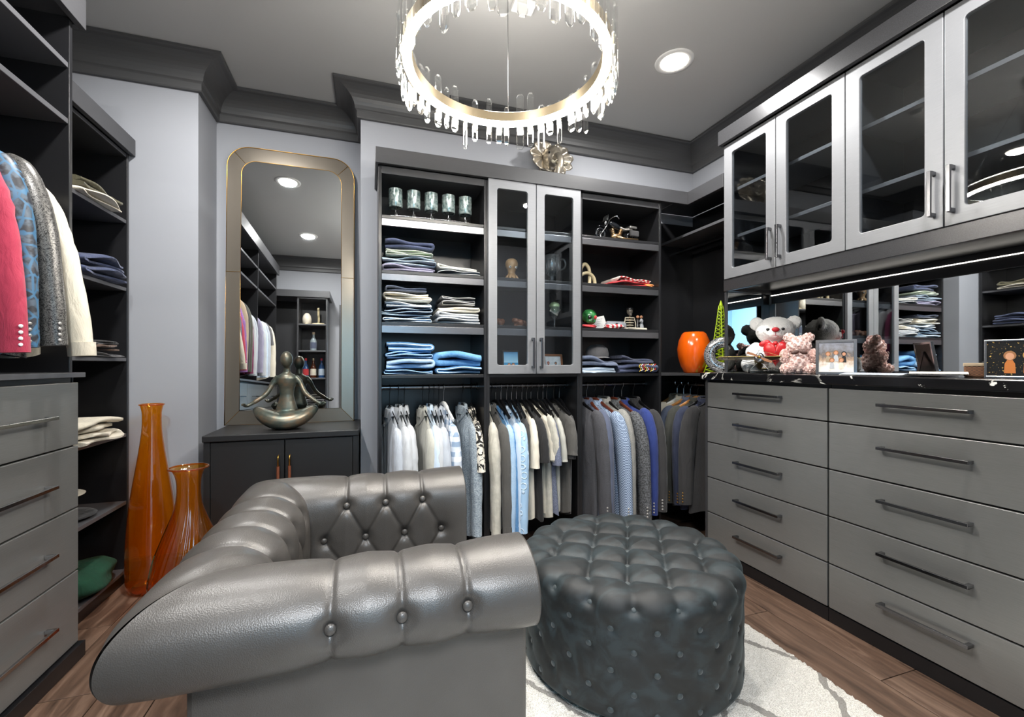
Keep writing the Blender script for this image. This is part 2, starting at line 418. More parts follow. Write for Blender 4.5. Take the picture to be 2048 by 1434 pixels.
cove = [(.14-.108*math.cos(a*PI/16), 2.668+.096*math.sin(a*PI/16)) for a in range(9)]
prof = [(0, 2.618), (.018, 2.618), (.022, 2.624), (.022, 2.658), (.026, 2.663)]+cove+[(.147, 2.768), (.147, ZC-.0005), (0, ZC-.0005)]
sweep('trim_crown', ROOM, prof, CROWN)
bprof = [(0, .001), (.014, .001), (.014, .10), (.009, .115), (0, .12)]
BASEB = plain('baseboard_paint', '#6d7280', .45)
sweep('baseboard_back', [(NX1, YB+.01), (NX1, YN), (NX0, YN), (NX0, YB), (-1.185, YB)], bprof, BASEB, False)
sweep('baseboard_front', [(-.47, YF), (DX0-.08, YF)], bprof, BASEB, False)
# recessed lamps
for i, (cx, cy) in enumerate(CANS):
    lab = ['round recessed ceiling lamp over the left closet corner, seen in the arched mirror', 'round glowing recessed ceiling lamp near the back right corner',
           'recessed ceiling lamp over the left wardrobe, lower of two lights in the mirror', 'recessed ceiling lamp over the right dresser, just outside the view'][i]
    t = thing('recessed_lamp', lab, 'ceiling light', (cx, cy, ZC), group='recessed ceiling lamps')
    MB().lathe([(.072, -.002), (.074, -.006), (.1, -.005), (.102, -.001)], 40, cap=False).build('trim_ring', WHITE, t, True)
    MB().lathe([(.0, -.0035), (.073, -.0035)], 40, cap=False).build('diffuser', LAMP, t)
tag(MB((-.05, 1.3, ZC)).lathe([(.06, -.03), (.066, -.02), (.068, -.0005)], 32, (-.05, 1.3, ZC)).build('smoke_detector', WHITE, smooth=True, auto=40), 'small white round smoke detector on the ceiling', 'smoke detector')

INT = laminate('dark_laminate', '#1d1d1f', .3)
# ================= cabinetry helpers =================
def ring_frame(w, h, st, th, rc=.014, o=(0, 0, 0), axis='x'):
    """flat door frame w x h (local u, v) with a rounded opening; axis is its thin direction"""
    inn, out = [], []
    iw, ih = w/2-st, h/2-st
    for q, (sx, sy) in enumerate(((1, 1), (-1, 1), (-1, -1), (1, -1))):
        for k in range(6):
            a = PI/2*(q+k/5)
            inn.append((sx*(iw-rc)+rc*math.cos(a), sy*(ih-rc)+rc*math.sin(a))); out.append((sx*w/2, sy*h/2))
    def P(u, v, d): return (o[0]+d, o[1]+u, o[2]+v) if axis == 'x' else (o[0]+u, o[1]+d, o[2]+v)
    b = MB(); loops = [[P(u, v, d) for u, v in l] for l, d in ((out, 0), (inn, 0), (inn, th), (out, th))]
    b.grid(loops, closed_u=True, closed_v=True); return b
def bar_handle(L, axis, out, depth=.034, t=.009, wd=.012):
    """bar pull: two posts and a bar; axis = long direction, out = unit direction it stands off"""
    b = MB()
    def bx(a0, a1, d0, d1, s0, s1):
        lo = {'x': 0, 'y': 1, 'z': 2}; rngs = [None]*3
        rngs[lo[axis]] = (a0, a1); k = 0 if abs(out[0]) > .5 else 1; sg = out[k]
        rngs[k] = (d0*sg, d1*sg); rest = [i for i in range(3) if rngs[i] is None][0]; rngs[rest] = (s0, s1)
        b.box(*rngs[0], *rngs[1], *rngs[2])
    bx(-L/2, L/2, depth-t, depth, -wd/2, wd/2)
    bx(-L/2, -L/2+.014, 0, depth-t, -wd/2, wd/2); bx(L/2-.014, L/2, 0, depth-t, -wd/2, wd/2)
    return b
def boxpart(name, m, parent, o, *r, bevel=.0015):
    c = ((r[0]+r[1])/2, (r[2]+r[3])/2, (r[4]+r[5])/2)
    return MB(c).box(*r).build(name, m, parent, bevel=bevel, loc=(c[0]-o[0], c[1]-o[1], c[2]-o[2]))

# ---------- back wall towers ----------
YT, SH = 2.46, [(1.94, .058), (1.643, .055), (1.362, .058), (1.076, .016)]
EDGE = plain('grey_shelf_edge', '#57575a', .35, .2)
TW = [(.05, .65), (.65, 1.245), (1.245, 1.84)]
def tower(x0, x1, name, label):
    o = ((x0+x1)/2, (YT+YB)/2, 0); t = thing(name, label, 'closet unit', o)
    yb = YB-.004
    for sx in ((x0, x0+.017), (x1-.017, x1)):
        boxpart('side_panel', INT, t, o, sx[0], sx[1], YT, yb, .0, 2.2)
    boxpart('back_panel', INT, t, o, x0+.017, x1-.017, yb-.008, yb, .0, 2.2)
    boxpart('top_panel', CARB, t, o, x0+.017, x1-.017, YT, yb-.008, 2.16, 2.2)
    for z, h in SH:
        s = boxpart('shelf', INT, t, o, x0+.017, x1-.017, YT+.004, yb-.008, z-.018, z)
        if h > .03: MB().box(-(x1-x0)/2+.017, (x1-x0)/2-.017, YT+.004-s.location.y-o[1], YT+.02-s.location.y-o[1], -h+.009, -.0095).build('shelf_fascia', FASC, s, bevel=.0015)
    b = MB(); b.tube([(-(x1-x0)/2+.018, 2.63-o[1], 1.0), ((x1-x0)/2-.018, 2.63-o[1], 1.0)], .0135, 14); b.build('hanging_rod', CHROME, t, True, auto=50)
    for s in (-1, 1): MB().lathe([(.022, -.004), (.022, .004)], 18).build('rod_flange', CHROME, t, rot=(0, PI/2, 0), loc=(s*((x1-x0)/2-.021), 2.63-o[1], 1.0))
    boxpart('kick_board', BLACK, t, o, x0+.017, x1-.017, YT+.03, YT+.045, 0, .06)
    return t, o
t1, o1 = tower(*TW[0], 'closet_tower', 'open charcoal closet tower with jeans stacks, left bay on the back wall')
t2, o2 = tower(*TW[1], 'closet_tower', 'charcoal closet tower with two silver framed glass doors on the back wall')
t3, o3 = tower(*TW[2], 'closet_tower', 'open charcoal closet tower with toy motorcycle on top shelf, right of glass doors')
def glass_door(t, o, axis, c, w, h, hside, hz, hl, st=.052, out=-1):
    """c = centre of the door's outer face in world; hside = which side (sign along u) carries the handle"""
    loc = (c[0]-o[0], c[1]-o[1], c[2]-o[2])
    d = ring_frame(w-.004, h-.004, st, .02*(-out), axis=axis).build('cabinet_door', DOORF, t, bevel=.002, loc=loc)
    b = MB(); dd = .008*(-out)
    if axis == 'x': b.box(dd, dd+.004, -w/2+st-.006, w/2-st+.006, -h/2+st-.006, h/2-st+.006)
    else: b.box(-w/2+st-.006, w/2-st+.006, dd, dd+.004, -h/2+st-.006, h/2-st+.006)
    b.build('glass_pane', PANE, d)
    u = hside*(w/2-st/2)
    hb = bar_handle(hl, 'z', (out, 0, 0) if axis == 'x' else (0, out, 0))
    hb.build('door_handle', CHROME, d, bevel=.001, loc=(0, u, hz) if axis == 'x' else (u, 0, hz))
    return d
for k, (a, b_) in enumerate(((.652, .9475), (.9475, 1.243))):
    glass_door(t2, o2, 'y', ((a+b_)/2, YT-.021, 1.6405), b_-a, 1.129, 1 if k == 0 else -1, -.44, .18)
# corner section between back towers and right dresser
oc = (2.1, 2.5, 0); tc_ = thing('corner_closet', 'dark corner closet section holding the orange vase', 'closet unit', oc)
boxpart('back_panel', INT, tc_, oc, 1.845, XR-.004, YB-.012, YB-.004, 0, 2.2)
boxpart('side_backing', INT, tc_, oc, XR-.012, XR-.004, 2.158, YB-.012, 0, 2.27)
MB(oc).prism([(1.843, 2.47), (2.03, 2.47), (2.03, 2.175), (2.386, 2.175), (2.386, YB-.014), (1.843, YB-.014)], 'z', 1.058, 1.075).build('vase_shelf', CARB, tc_, bevel=.0015)
boxpart('hat_shelf', EDGE, tc_, oc, 2.10, 2.387, 2.145, YB-.014, 2.027, 2.045)
for rx, rz in ((2.17, 1.0), (2.24, 1.985)):
    MB(oc).tube([(rx, 2.158, rz), (rx, YB-.014, rz)], .0135, 14).build('hanging_rod', CHROME, tc_, True, auto=50)
# cornice over the back towers and the corner
ot = (1.0, 2.45, 2.2); tr = thing('closet_cornice', 'charcoal cornice board running above the back closet towers into the corner', 'trim', ot)
boxpart('cornice_board', CARB, tr, ot, .035, 2.03, 2.432, 2.456, 2.203, 2.287, bevel=.002)
boxpart('cornice_board', CARB, tr, ot, 2.03, 2.054, 2.125, 2.456, 2.203, 2.287, bevel=.002)
boxpart('cornice_end', CARB, tr, ot, .035, .049, 2.456, YB-.003, 2.203, 2.287)
boxpart('cornice_top', CARB, tr, ot, .049, 2.03, 2.456, YB-.003, 2.262, 2.275)
boxpart('cornice_top', CARB, tr, ot, 2.054, XR-.013, 2.125, YB-.013, 2.275, 2.287)

# ---------- right wall dressers ----------
DY = [(2.14, 1.412), (1.412, .708), (.708, .004)]
DZS = [1.030, .880, .672, .4645, .2576, .062]
hproto = {}
for k, (ya, yb) in enumerate(DY):
    o = (2.16, (ya+yb)/2, 0)
    t = thing('dresser', ['grey five-drawer dresser at the far end, next to the hanging jackets', 'grey five-drawer dresser nearer the viewer with wide pulls', 'grey five-drawer dresser beyond the right edge of view'][k], 'dresser', o, group='grey dressers along the right wall')
    boxpart('carcass', BLACK, t, o, 1.945, 2.386, yb+.001, ya-.001, .0, 1.044)
    boxpart('kick_board', BLACK, t, o, 1.928, 1.944, yb+.001, ya-.001, .0, .058)
    if k == 0: boxpart('end_panel', CARB, t, o, 1.926, 2.386, ya-.0005, ya+.016, 0, 1.044)
    for j in range(5):
        z1, z0 = DZS[j]-.003, DZS[j+1]+.003; c = (1.935, (ya+yb)/2, (z0+z1)/2)
        key = (k, j in (1, 2, 3), j)
        d = MB(c).box(1.925, 1.944, yb+.004, ya-.004, z0, z1).build('drawer', DRAW, t, bevel=.0022, loc=(c[0]-o[0], 0, c[2]))
        L = .285 if k == 0 else .27
        if 'dr' not in hproto: hproto['dr'] = bar_handle(.28, 'y', (-1, 0, 0)).build('drawer_handle', CHROME, d, bevel=.001, loc=(-.01, 0, (.018, .028, .028, .028, .03)[j]))
        else: copyof(hproto['dr'], d, (-.01, 0, (.018, .028, .028, .028, .03)[j]))
ct = MB((2.14, .9, 1.045)).box(1.9, 2.386, YF+.003, 2.172, 1.0455, 1.085).build('countertop', MARBLE, bevel=.004)
tag(ct, 'long polished black marble countertop with white veins on the right dressers', 'countertop')
# splash mirror along the right wall and its return
sm = MB((2.39, .9, 1.3)).box(2.388, 2.397, YF+.003, 2.135, 1.086, 1.508).build('splash_mirror', MIRROR)
tag(sm, 'long frameless mirror strip between black countertop and glass upper cabinets', 'mirror')
os_ = (2.2, 2.14, 1.085); ts = thing('side_panel_mirror', 'mirrored pale blue end panel standing on the counter beside the white bear', 'mirror', os_)
boxpart('panel_core', CARB, ts, os_, 2.066, 2.386, 2.136, 2.152, 1.086, 1.572)
boxpart('mirror_face', MIRROR, ts, os_, 2.072, 2.384, 2.13, 2.135, 1.087, 1.57, bevel=0)
boxpart('corner_strip', BLACK, ts, os_, 2.34, 2.387, 2.122, 2.13, 1.087, 1.57, bevel=0)
# ---------- upper cabinets ----------
UX = 2.03; UD = [2.12, 1.766, 1.412, 1.056, .70, .35, .0]
for k in range(3):
    ya, yb = UD[2*k], UD[2*k+2]; o = (2.2, (ya+yb)/2, 1.64)
    t = thing('glass_cabinet', ['wall cabinet with two silver framed glass doors, nearest the corner closet', 'wider looking wall cabinet with silver framed glass doors above the wicker box', 'wall cabinet with glass doors beyond the right edge of view'][k], 'cabinet', o, group='glass door wall cabinets')
    boxpart('side_panel', CARB, t, o, UX+.022, 2.397, ya-.018, ya, 1.643, 2.443); boxpart('side_panel', CARB, t, o, UX+.022, 2.397, yb, yb+.018, 1.643, 2.443)
    boxpart('back_panel', BLACK, t, o, 2.388, 2.397, yb+.018, ya-.018, 1.643, 2.443)
    boxpart('top_panel', CARB, t, o, UX+.022, 2.388, yb+.018, ya-.018, 2.425, 2.443); boxpart('bottom_panel', CARB, t, o, UX+.022, 2.388, yb+.018, ya-.018, 1.643, 1.661)
    for z in (1.905, 2.185): boxpart('shelf', EDGE, t, o, UX+.05, 2.387, yb+.019, ya-.019, z-.018, z)
    m = UD[2*k+1]
    glass_door(t, o, 'x', (UX, (ya+m)/2, 2.042), ya-m, .802, -1, -.27, .17, .058)
    glass_door(t, o, 'x', (UX, (m+yb)/2, 2.042), m-yb, .802, 1, -.27, .17, .058)
ou = (2.1, 1.0, 2.45); tu = thing('cabinet_cornice', 'speckled charcoal cornice board on top of the glass wall cabinets', 'trim', ou)
SPECK = plain('speckled_charcoal', '#3c3c3e', .3, .35, var=.25, vscale=260)
boxpart('cornice_board', SPECK, tu, ou, 2.0, 2.024, .0, 2.135, 2.445, 2.53, bevel=.002); boxpart('cornice_end', SPECK, tu, ou, 2.024, 2.395, 2.121, 2.135, 2.445, 2.53)
boxpart('cornice_top', CARB, tu, ou, 2.024, 2.395, .0, 2.121, 2.518, 2.53)
ou = (2.1, 1.0, 1.6); tu = thing('light_rail', 'grey light rail and dark soffit under the glass wall cabinets', 'trim', ou)
boxpart('rail_board', SPECK, tu, ou, UX+.004, UX+.028, .0, 2.125, 1.572, 1.641, bevel=.002); boxpart('soffit', BLACK, tu, ou, UX+.028, 2.397, .0, 2.1, 1.59, 1.60)
boxpart('rail_end', SPECK, tu, ou, UX+.028, 2.397, 2.101, 2.125, 1.573, 1.641); boxpart('back_strip', BLACK, tu, ou, 2.38, 2.397, .0, 2.1, 1.509, 1.589)
boxpart('led_strip', emit('counter_led', '#fff8ee', 2.2), tu, ou, 2.375, 2.38, .0, 2.1, 1.557, 1.561, bevel=0)

# ---------- left wardrobe with drawers ----------
LX, LY0, LYM, LY1 = -1.086, .05, 1.01, 2.14
o = (-1.35, (LY0+LY1)/2, 0); t = thing('wardrobe', 'tall dark wardrobe with grey drawers and hanging jackets on the left wall', 'wardrobe', o)
for y in (LY0, LYM-.009, LY1-.018): boxpart('side_panel', INT, t, o, XL+.005, LX, y, y+.018, 1.102, 2.46)
boxpart('back_panel', BLACK, t, o, XL+.004, XL+.013, LY0, LY1, 1.102, 2.46)
for (ya, yb) in ((LY0+.018, LYM-.009), (LYM+.009, LY1-.018)):
    for z in (2.07, 2.284): boxpart('shelf', EDGE, t, o, XL+.013, LX-.004, ya, yb, z-.02, z)
    MB(o).tube([(-1.35, ya, 1.965), (-1.35, yb, 1.965)], .0135, 14).build('hanging_rod', CHROME, t, True, auto=50)
boxpart('top_panel', CARB, t, o, XL+.005, LX, LY0, LY1, 2.46, 2.478)
boxpart('cornice_board', CARB, t, o, LX+.004, LX+.028, LY0, LY1+.03, 2.448, 2.565); boxpart('cornice_end', CARB, t, o, XL+.005, LX+.003, LY1+.006, LY1+.03, 2.448, 2.565)
boxpart('ledge', EDGE, t, o, XL+.005, LX+.035, LY0, LY1+.012, 1.083, 1.101)
boxpart('carcass', BLACK, t, o, XL+.005, LX-.003, LY0, LY1, .0, 1.082)
boxpart('plinth', BLACK, t, o, LX, LX+.035, LY0, LY1+.012, .0, .058, bevel=.002)
boxpart('end_panel', CARB, t, o, XL+.005, LX, LY1, LY1+.006, .06, 1.082)
LZ = [1.066, .822, .582, .342, .062]
for (ya, yb) in ((LY0+.004, .745), (.749, 1.443), (1.447, LY1-.002)):
    for j in range(4):
        c = (LX+.01, (ya+yb)/2, (LZ[j]+LZ[j+1])/2)
        d = MB(c).box(LX, LX+.019, ya, yb, LZ[j+1]+.003, LZ[j]-.003).build('drawer', DRAW, t, bevel=.0022, loc=(c[0]-o[0], c[1]-o[1], c[2]))
        if 'l' not in hproto: hproto['l'] = bar_handle(.34, 'y', (1, 0, 0)).build('drawer_handle', STEEL, d, bevel=.001, loc=(.01, 0, 0))
        else: copyof(hproto['l'], d, (.01, 0, 0))
# ---------- left open shelf unit ----------
SX = -1.19; LSZ = [1.88, 1.53, 1.167, .777, .427, .075]
o = (-1.4, 2.49, 0); t = thing('shelf_unit', 'narrow dark shelf unit holding folded sweaters beside the amber vases', 'shelf unit', o)
boxpart('side_panel', INT, t, o, XL+.005, SX, 2.788, 2.806, 0, 2.226); boxpart('side_panel', INT, t, o, XL+.005, SX, 2.173, 2.19, 0, 2.226)
boxpart('filler_strip', EDGE, t, o, SX-.03, SX-.012, 2.806, 2.818, 0, 2.226)
boxpart('back_panel', BLACK, t, o, XL+.004, XL+.013, 2.19, 2.788, 0, 2.226)
for z in LSZ+[2.224]: boxpart('shelf', EDGE if z < 2.2 else CARB, t, o, XL+.013, SX-.003, 2.19, 2.788, z-.018, z)
boxpart('cornice_board', CARB, t, o, SX+.002, SX+.024, 2.174, 2.818, 2.226, 2.312, bevel=.002); boxpart('cornice_top', CARB, t, o, XL+.005, SX+.002, 2.174, 2.818, 2.29, 2.312)
boxpart('kick_board', BLACK, t, o, SX-.03, SX-.012, 2.19, 2.788, 0, .056)
# ---------- shelf unit by the door (seen in the mirror) ----------
o = (-1.05, -.16, 0); t = thing('shelf_unit', 'dark shelf unit with bottles behind the viewer, seen in the arched mirror', 'shelf unit', o)
RS = [1.86, 1.52, 1.17, .80, .44, .075]; RX0, RX1, RXM, RY = XL+.005, -.505, -.86, .0
for x in (RX0, RXM, RX1-.018): boxpart('side_panel', CARB, t, o, x, x+.018, YF+.005, RY, 0, 2.2)
boxpart('back_panel', CARB, t, o, RX0, RX1, YF+.002, YF+.01, 0, 2.2)
for z in RS+[2.2]: boxpart('shelf', EDGE, t, o, RXM+.018, RX1-.018, YF+.01, RY-.004, z-.018, z)
boxpart('cornice_board', CARB, t, o, RX0, RX1+.03, RY+.002, RY+.024, 2.2, 2.285); boxpart('cornice_end', CARB, t, o, RX1+.008, RX1+.03, YF+.002, RY+.001, 2.2, 2.285); boxpart('cornice_top', CARB, t, o, RX0, RX1+.007, YF+.002, RY+.001, 2.265, 2.285)
# ================= tufting helpers =================
def seg_dist(P, A, B):
    """distance of points P (n,k) to the nearest of the segments A-B (m,k)"""
    out = np.full(len(P), 9.0)
    for a, b in zip(A, B):
        d = b-a; L = max(float(d@d), 1e-9)
        t = np.clip((P-a)@d/L, 0, 1); q = a+t[:, None]*d
        out = np.minimum(out, np.sqrt(((P-q)**2).sum(1)))
    return out
def pt_dist(P, Q):
    out = np.full(len(P), 9.0)
    for q in Q: out = np.minimum(out, np.sqrt(((P-q)**2).sum(1)))
    return out
def tuft(P, segs, pts, groove=.006, gw=.005, dimple=.017, dw=.02, puff=.008, pw=.05, pe=1.5):
    ds = seg_dist(P, [np.array(s[0], float) for s in segs], [np.array(s[1], float) for s in segs]) if segs else np.full(len(P), 9.)
    db = pt_dist(P, [np.array(q, float) for q in pts])
    return puff*(1-np.exp(-(np.minimum(ds, db)/pw)**pe)) - groove*np.exp(-(ds/gw)**1.4) - dimple*np.exp(-(db/dw)**2)
BTN_L = None
# ================= armchair =================
cho = (-.02, 1.405, 0.0)
chair = thing('tufted_armchair', 'grey leather button-tufted armchair with rolled arms in the foreground', 'armchair', cho)
prof = smooth_path([(0, .30, 0), (0, .40, 0), (.0, .50, 0), (.0, .59, 0), (.018, .655, 0), (.07, .695, 0), (.125, .703, 0), (.18, .688, 0), (.22, .65, 0), (.231, .605, 0), (.217, .563, 0), (.18, .537, 0), (.125, .528, 0)], 14)
prof = [(p[0], p[1]) for p in prof]
pa = np.array(prof); sl = np.concatenate([[0], np.cumsum(np.sqrt((np.diff(pa, axis=0)**2).sum(1)))])
def v_of(n, z):                                     # arclength of the profile point nearest to (n, z)
    return float(sl[np.argmin((pa[:, 0]-n)**2+(pa[:, 1]-z)**2)])
tn = np.gradient(pa, axis=0); tn /= np.linalg.norm(tn, axis=1)[:, None]
pn = np.stack([-tn[:, 1], tn[:, 0]], 1)             # outward of the upholstery: inner face points to -n
VO, VT, V1, V2 = v_of(.230, .622), v_of(.006, .625), v_of(0, .51), v_of(0, .40)
IX, FX, YA, YZ = -.20, .36, 1.135, 1.675
NU = 150
BUT = MB().ball((0, 0, 0), (.011, .011, .006), 14, 8).mesh('button_mesh'); BUT.materials.append(LEATHER); BUT.polygons.foreach_set('use_smooth', [True]*len(BUT.polygons))
def add_button(me, parent, loc, nrm, s=1.0, name='button'):
    b = bpy.data.objects.new(name, me); COL.objects.link(b); b.parent = parent; b.location = loc
    b.rotation_euler = Vector(nrm).to_track_quat('Z', 'Y').to_euler(); b.scale = (s, s, s)
def leg(name, fn, ulo, uhi, top, low, label_parent, capped, tk={}):
    """fn(u, n) -> (x, y) and dn = horizontal direction of +n; ulo(n), uhi(n) limits along the leg"""
    segs, pts = [], []
    for u in top:
        segs += [((u, VT), (u, VO)), ((u, VO), (u, sl[-1]))]; pts += [(u, VT), (u, VO)]
    for u in low: pts.append((u, V1))
    for u in top:
        for q in low:
            if abs(u-q) < .1: segs += [((u, VT), (q, V1))]
    low2 = top
    for u in low:
        for q in low2:
            if abs(u-q) < .1: segs += [((u, V1), (q, V2))]
    pts += [(u, V2) for u in low2]
    U = np.zeros((NU, len(pa))); X = np.zeros((NU, len(pa), 3)); nn = len(pa)
    for i in range(NU):
        s = i/(NU-1)
        for j in range(nn):
            n = pa[j, 0]; U[i, j] = ulo(n)+(uhi(n)-ulo(n))*s
    P = np.stack([U.ravel(), np.tile(sl, NU)], 1)
    D = tuft(P, segs, pts, **tk).reshape(NU, nn)
    s = np.linspace(0, 1, NU)
    dist = np.minimum(U-U[:1], (U[-1:]-U) if not capped else 9.0); fd = np.clip(dist/.06, 0, 1); fd = fd*fd*(3-2*fd); D = D*fd+.006*(1-fd)
    edge = np.ones(NU)
    if capped == 1: edge = 1-np.clip((s-.965)/.035, 0, 1)**2*.9
    if capped == -1: edge = 1-np.clip((.035-s)/.035, 0, 1)**2*.9
    mit = np.ones(NU)
    ax, ay = fn.dn
    rows = []
    for i in range(NU):
        row = []
        for j in range(nn):
            d = D[i, j]; n = pa[j, 0]+pn[j, 0]*d; z = pa[j, 1]+pn[j, 1]*d
            x, y = fn(U[i, j], n); row.append((x-cho[0], y-cho[1], z))
        rows.append(row)
    b = MB(); b.grid(rows)
    if capped:
        e = rows[-1] if capped == 1 else rows[0]
        ring = e+[(e[-1][0], e[-1][1], .30)]
        dx = .006 if capped == 1 else -.006
        k = len(b.v); b.add(ring, []); c = [sum(p[i] for p in ring)/len(ring) for i in range(3)]; c[0] += .012
        b.add([c], [])
        n_ = len(ring); b.f += [(k+i, k+(i+1) % n_, k+n_) for i in range(n_)]
    part = b.build(name, LEATHER, chair, True)
    for (u, v) in pts:
        j = int(np.argmin(abs(sl-v))); d = -.010; n = pa[j, 0]+pn[j, 0]*d; z = pa[j, 1]+pn[j, 1]*d
        x, y = fn(u, n); add_button(BUT, part, (x-cho[0], y-cho[1], z), (ax*pn[j, 0], ay*pn[j, 0], pn[j, 1]), 1.05)
    return part
class FN:
    def __init__(s, f, dn): s.f = f; s.dn = dn
    def __call__(s, u, n): return s.f(u, n)
topx, lowx = [-.07, .065, .20], [-.14, -.003, .132, .267]
topx2, lowx2 = [-.075, .06, .195], [-.15, -.01, .128, .265]
leg('arm', FN(lambda u, n: (u, YA-n), (0, -1)), lambda n: IX-n, lambda n: FX, topx, lowx, chair, 1)
leg('arm', FN(lambda u, n: (u, YZ+n), (0, 1)), lambda n: IX-n, lambda n: FX, topx2, lowx2, chair, 1)
leg('backrest', FN(lambda u, n: (IX-n, u), (-1, 0)), lambda n: YA-n, lambda n: YZ+n, [1.2, 1.337, 1.473, 1.61], [1.268, 1.405, 1.541], chair, 0, dict(groove=.008, gw=.007, dimple=.022, dw=.026, puff=.016, pw=.045))
LEATHER_B = LEATHER
def rel(*r): return (r[0]-cho[0], r[1]-cho[0], r[2]-cho[1], r[3]-cho[1], r[4], r[5])
MB().box(*rel(-.335, FX+.004, .995, YA-.04, .09, .548)).build('side_panel', LEATHER, chair, bevel=.012)
MB().box(*rel(-.335, FX+.004, YZ+.04, 1.815, .09, .548)).build('side_panel', LEATHER, chair, bevel=.012)
MB().box(*rel(-.334, IX-.045, YA-.05, YZ+.05, .09, .548)).build('back_panel', LEATHER, chair, bevel=.012)
MB().box(*rel(IX-.04, FX-.002, YA-.05, YZ+.05, .09, .305)).build('seat_base', LEATHER, chair, bevel=.012)
cu = []
for i in range(25):
    row = []
    for j in range(25):
        a, b_ = -1+2*i/24, -1+2*j/24
        e = (1-abs(a)**8)*(1-abs(b_)**8)
        row.append(((IX+FX)/2-cho[0]+.01+a*.275, (YA+YZ)/2-cho[1]+b_*.262, .31+.115*max(e, 0)**.25+.015*(1-a*a)*(1-b_*b_)))
    cu.append(row)
MB().grid(cu).build('seat_cushion', LEATHER, chair, True)
for x in (-.29, .30):
    for y in (1.04, 1.77):
        MB().lathe([(.018, 0), (.028, .03), (.03, .092)], 16, (x-cho[0], y-cho[1], 0)).build('foot', BLACK, chair, True, auto=40)
# ================= ottoman =================
oto = (.965, 1.50, .017); R_, H_ = .405, .385
ott = thing('tufted_ottoman', 'round dark teal velvet ottoman with deep button tufting on the rug', 'ottoman', oto)
pr = [(0.0, H_+.012)]+[(R_*(.06+.80*i/40), H_+.012) for i in range(41)]
pr += [(R_*.86+.057*math.sin(a*PI/24), H_+.012-.055*(1-math.cos(a*PI/24))) for a in range(1, 13)]
zt = pr[-1][1]; pr += [(R_*.86+.057, zt-(zt-.03)*i/46) for i in range(1, 47)]+[(R_*.84, .018), (R_*.6, .016)]
NT = 240; pts3, segs3 = [], []
va = math.radians(90-32.8); sp = .132
gridp = {}
for i in range(-3, 4):
    for j in range(-3, 4):
        x, y = i*sp, j*sp
        if math.hypot(x, y) < .31:
            q = (x*math.cos(va)-y*math.sin(va), x*math.sin(va)+y*math.cos(va), H_+.012); gridp[(i, j)] = q
for (i, j), q in gridp.items():
    pts3.append(q)
    for d in ((1, 0), (0, 1)):
        k = (i+d[0], j+d[1])
        if k in gridp: segs3.append((q, gridp[k]))
NB = 18; rr = R_*.86+.057; rows_o = []
for r_i, z in enumerate([.365, .302, .238, .174, .110, .05]):
    ring = []
    for k in range(NB):
        a = 2*PI*(k+.5*(r_i % 2))/NB; r = rr-.012 if r_i == 0 else rr
        ring.append((r*math.cos(a), r*math.sin(a), z))
    rows_o.append(ring)
for q in rows_o[0]:
    best = min(gridp.values(), key=lambda g_: (g_[0]-q[0])**2+(g_[1]-q[1])**2); mid = tuple(.93*c for c in q[:2])+(H_+.002,)
    segs3 += [(q, mid), (mid, best)]
soft = []
for a_, b_ in ((0, 1), (1, 2), (2, 3), (3, 4), (4, 5)):
    for k in range(NB):
        for dk in ((0, -1) if a_ % 2 == 0 else (0, 1)):
            (segs3 if a_ == 0 else soft).append((rows_o[a_][k], rows_o[b_][(k+dk) % NB]))
V = np.array([[(r*math.cos(2*PI*i/NT), r*math.sin(2*PI*i/NT), z) for r, z in pr] for i in range(NT)])
flat = V.reshape(-1, 3)
sp_a = np.array(pr); tg = np.gradient(sp_a, axis=0); tg /= (np.linalg.norm(tg, axis=1)[:, None]+1e-9); nr = np.stack([-tg[:, 1], tg[:, 0]], 1)
D1 = tuft(flat, segs3, pts3+rows_o[0], .008, .006, .014, .02, .024, .055, 1.0)
D2 = tuft(flat, soft, sum(rows_o[1:], []), .0012, .004, .010, .014, .004, .05)
wz = np.clip((flat[:, 2]-.315)/.05, 0, 1)
D = (D1*wz+D2*(1-wz)).reshape(NT, len(pr)); D[:, -2:] = 0
rows = []
for i in range(NT):
    a = 2*PI*i/NT; row = []
    for j, (r, z) in enumerate(pr):
        d = D[i, j] if j > 0 else D[0, 0]; rq = r+abs(nr[j, 0])*d*(1 if r > .1 else 0); zq = z+abs(nr[j, 1])*d*(1 if z > .1 else 0)
        row.append((rq*math.cos(a), rq*math.sin(a), zq))
    rows.append(row)
body = MB().grid(rows, closed_u=True).build('upholstery', VELVET, ott, True)
BUV = BUT.copy(); BUV.materials.clear(); BUV.materials.append(plain('velvet_button', '#242d2f', .6, **{'Sheen Weight': .25}))
for q in pts3: add_button(BUV, body, (q[0], q[1], q[2]-.016), (0, 0, 1), 1.0)
for r_i, ring in enumerate(rows_o):
    for q in ring:
        a = math.atan2(q[1], q[0]); d = .006 if r_i == 0 else .009
        add_button(BUV, body, (q[0]-d*math.cos(a), q[1]-d*math.sin(a), q[2]-(d*.5 if r_i == 0 else 0)), (math.cos(a), math.sin(a), .6 if r_i == 0 else 0), 1.0)
for k in range(4):
    a = PI/4+k*PI/2; MB().lathe([(.02, .012), (.022, .019)], 14, (.26*math.cos(a), .26*math.sin(a), 0)).build('foot', BLACK, ott)
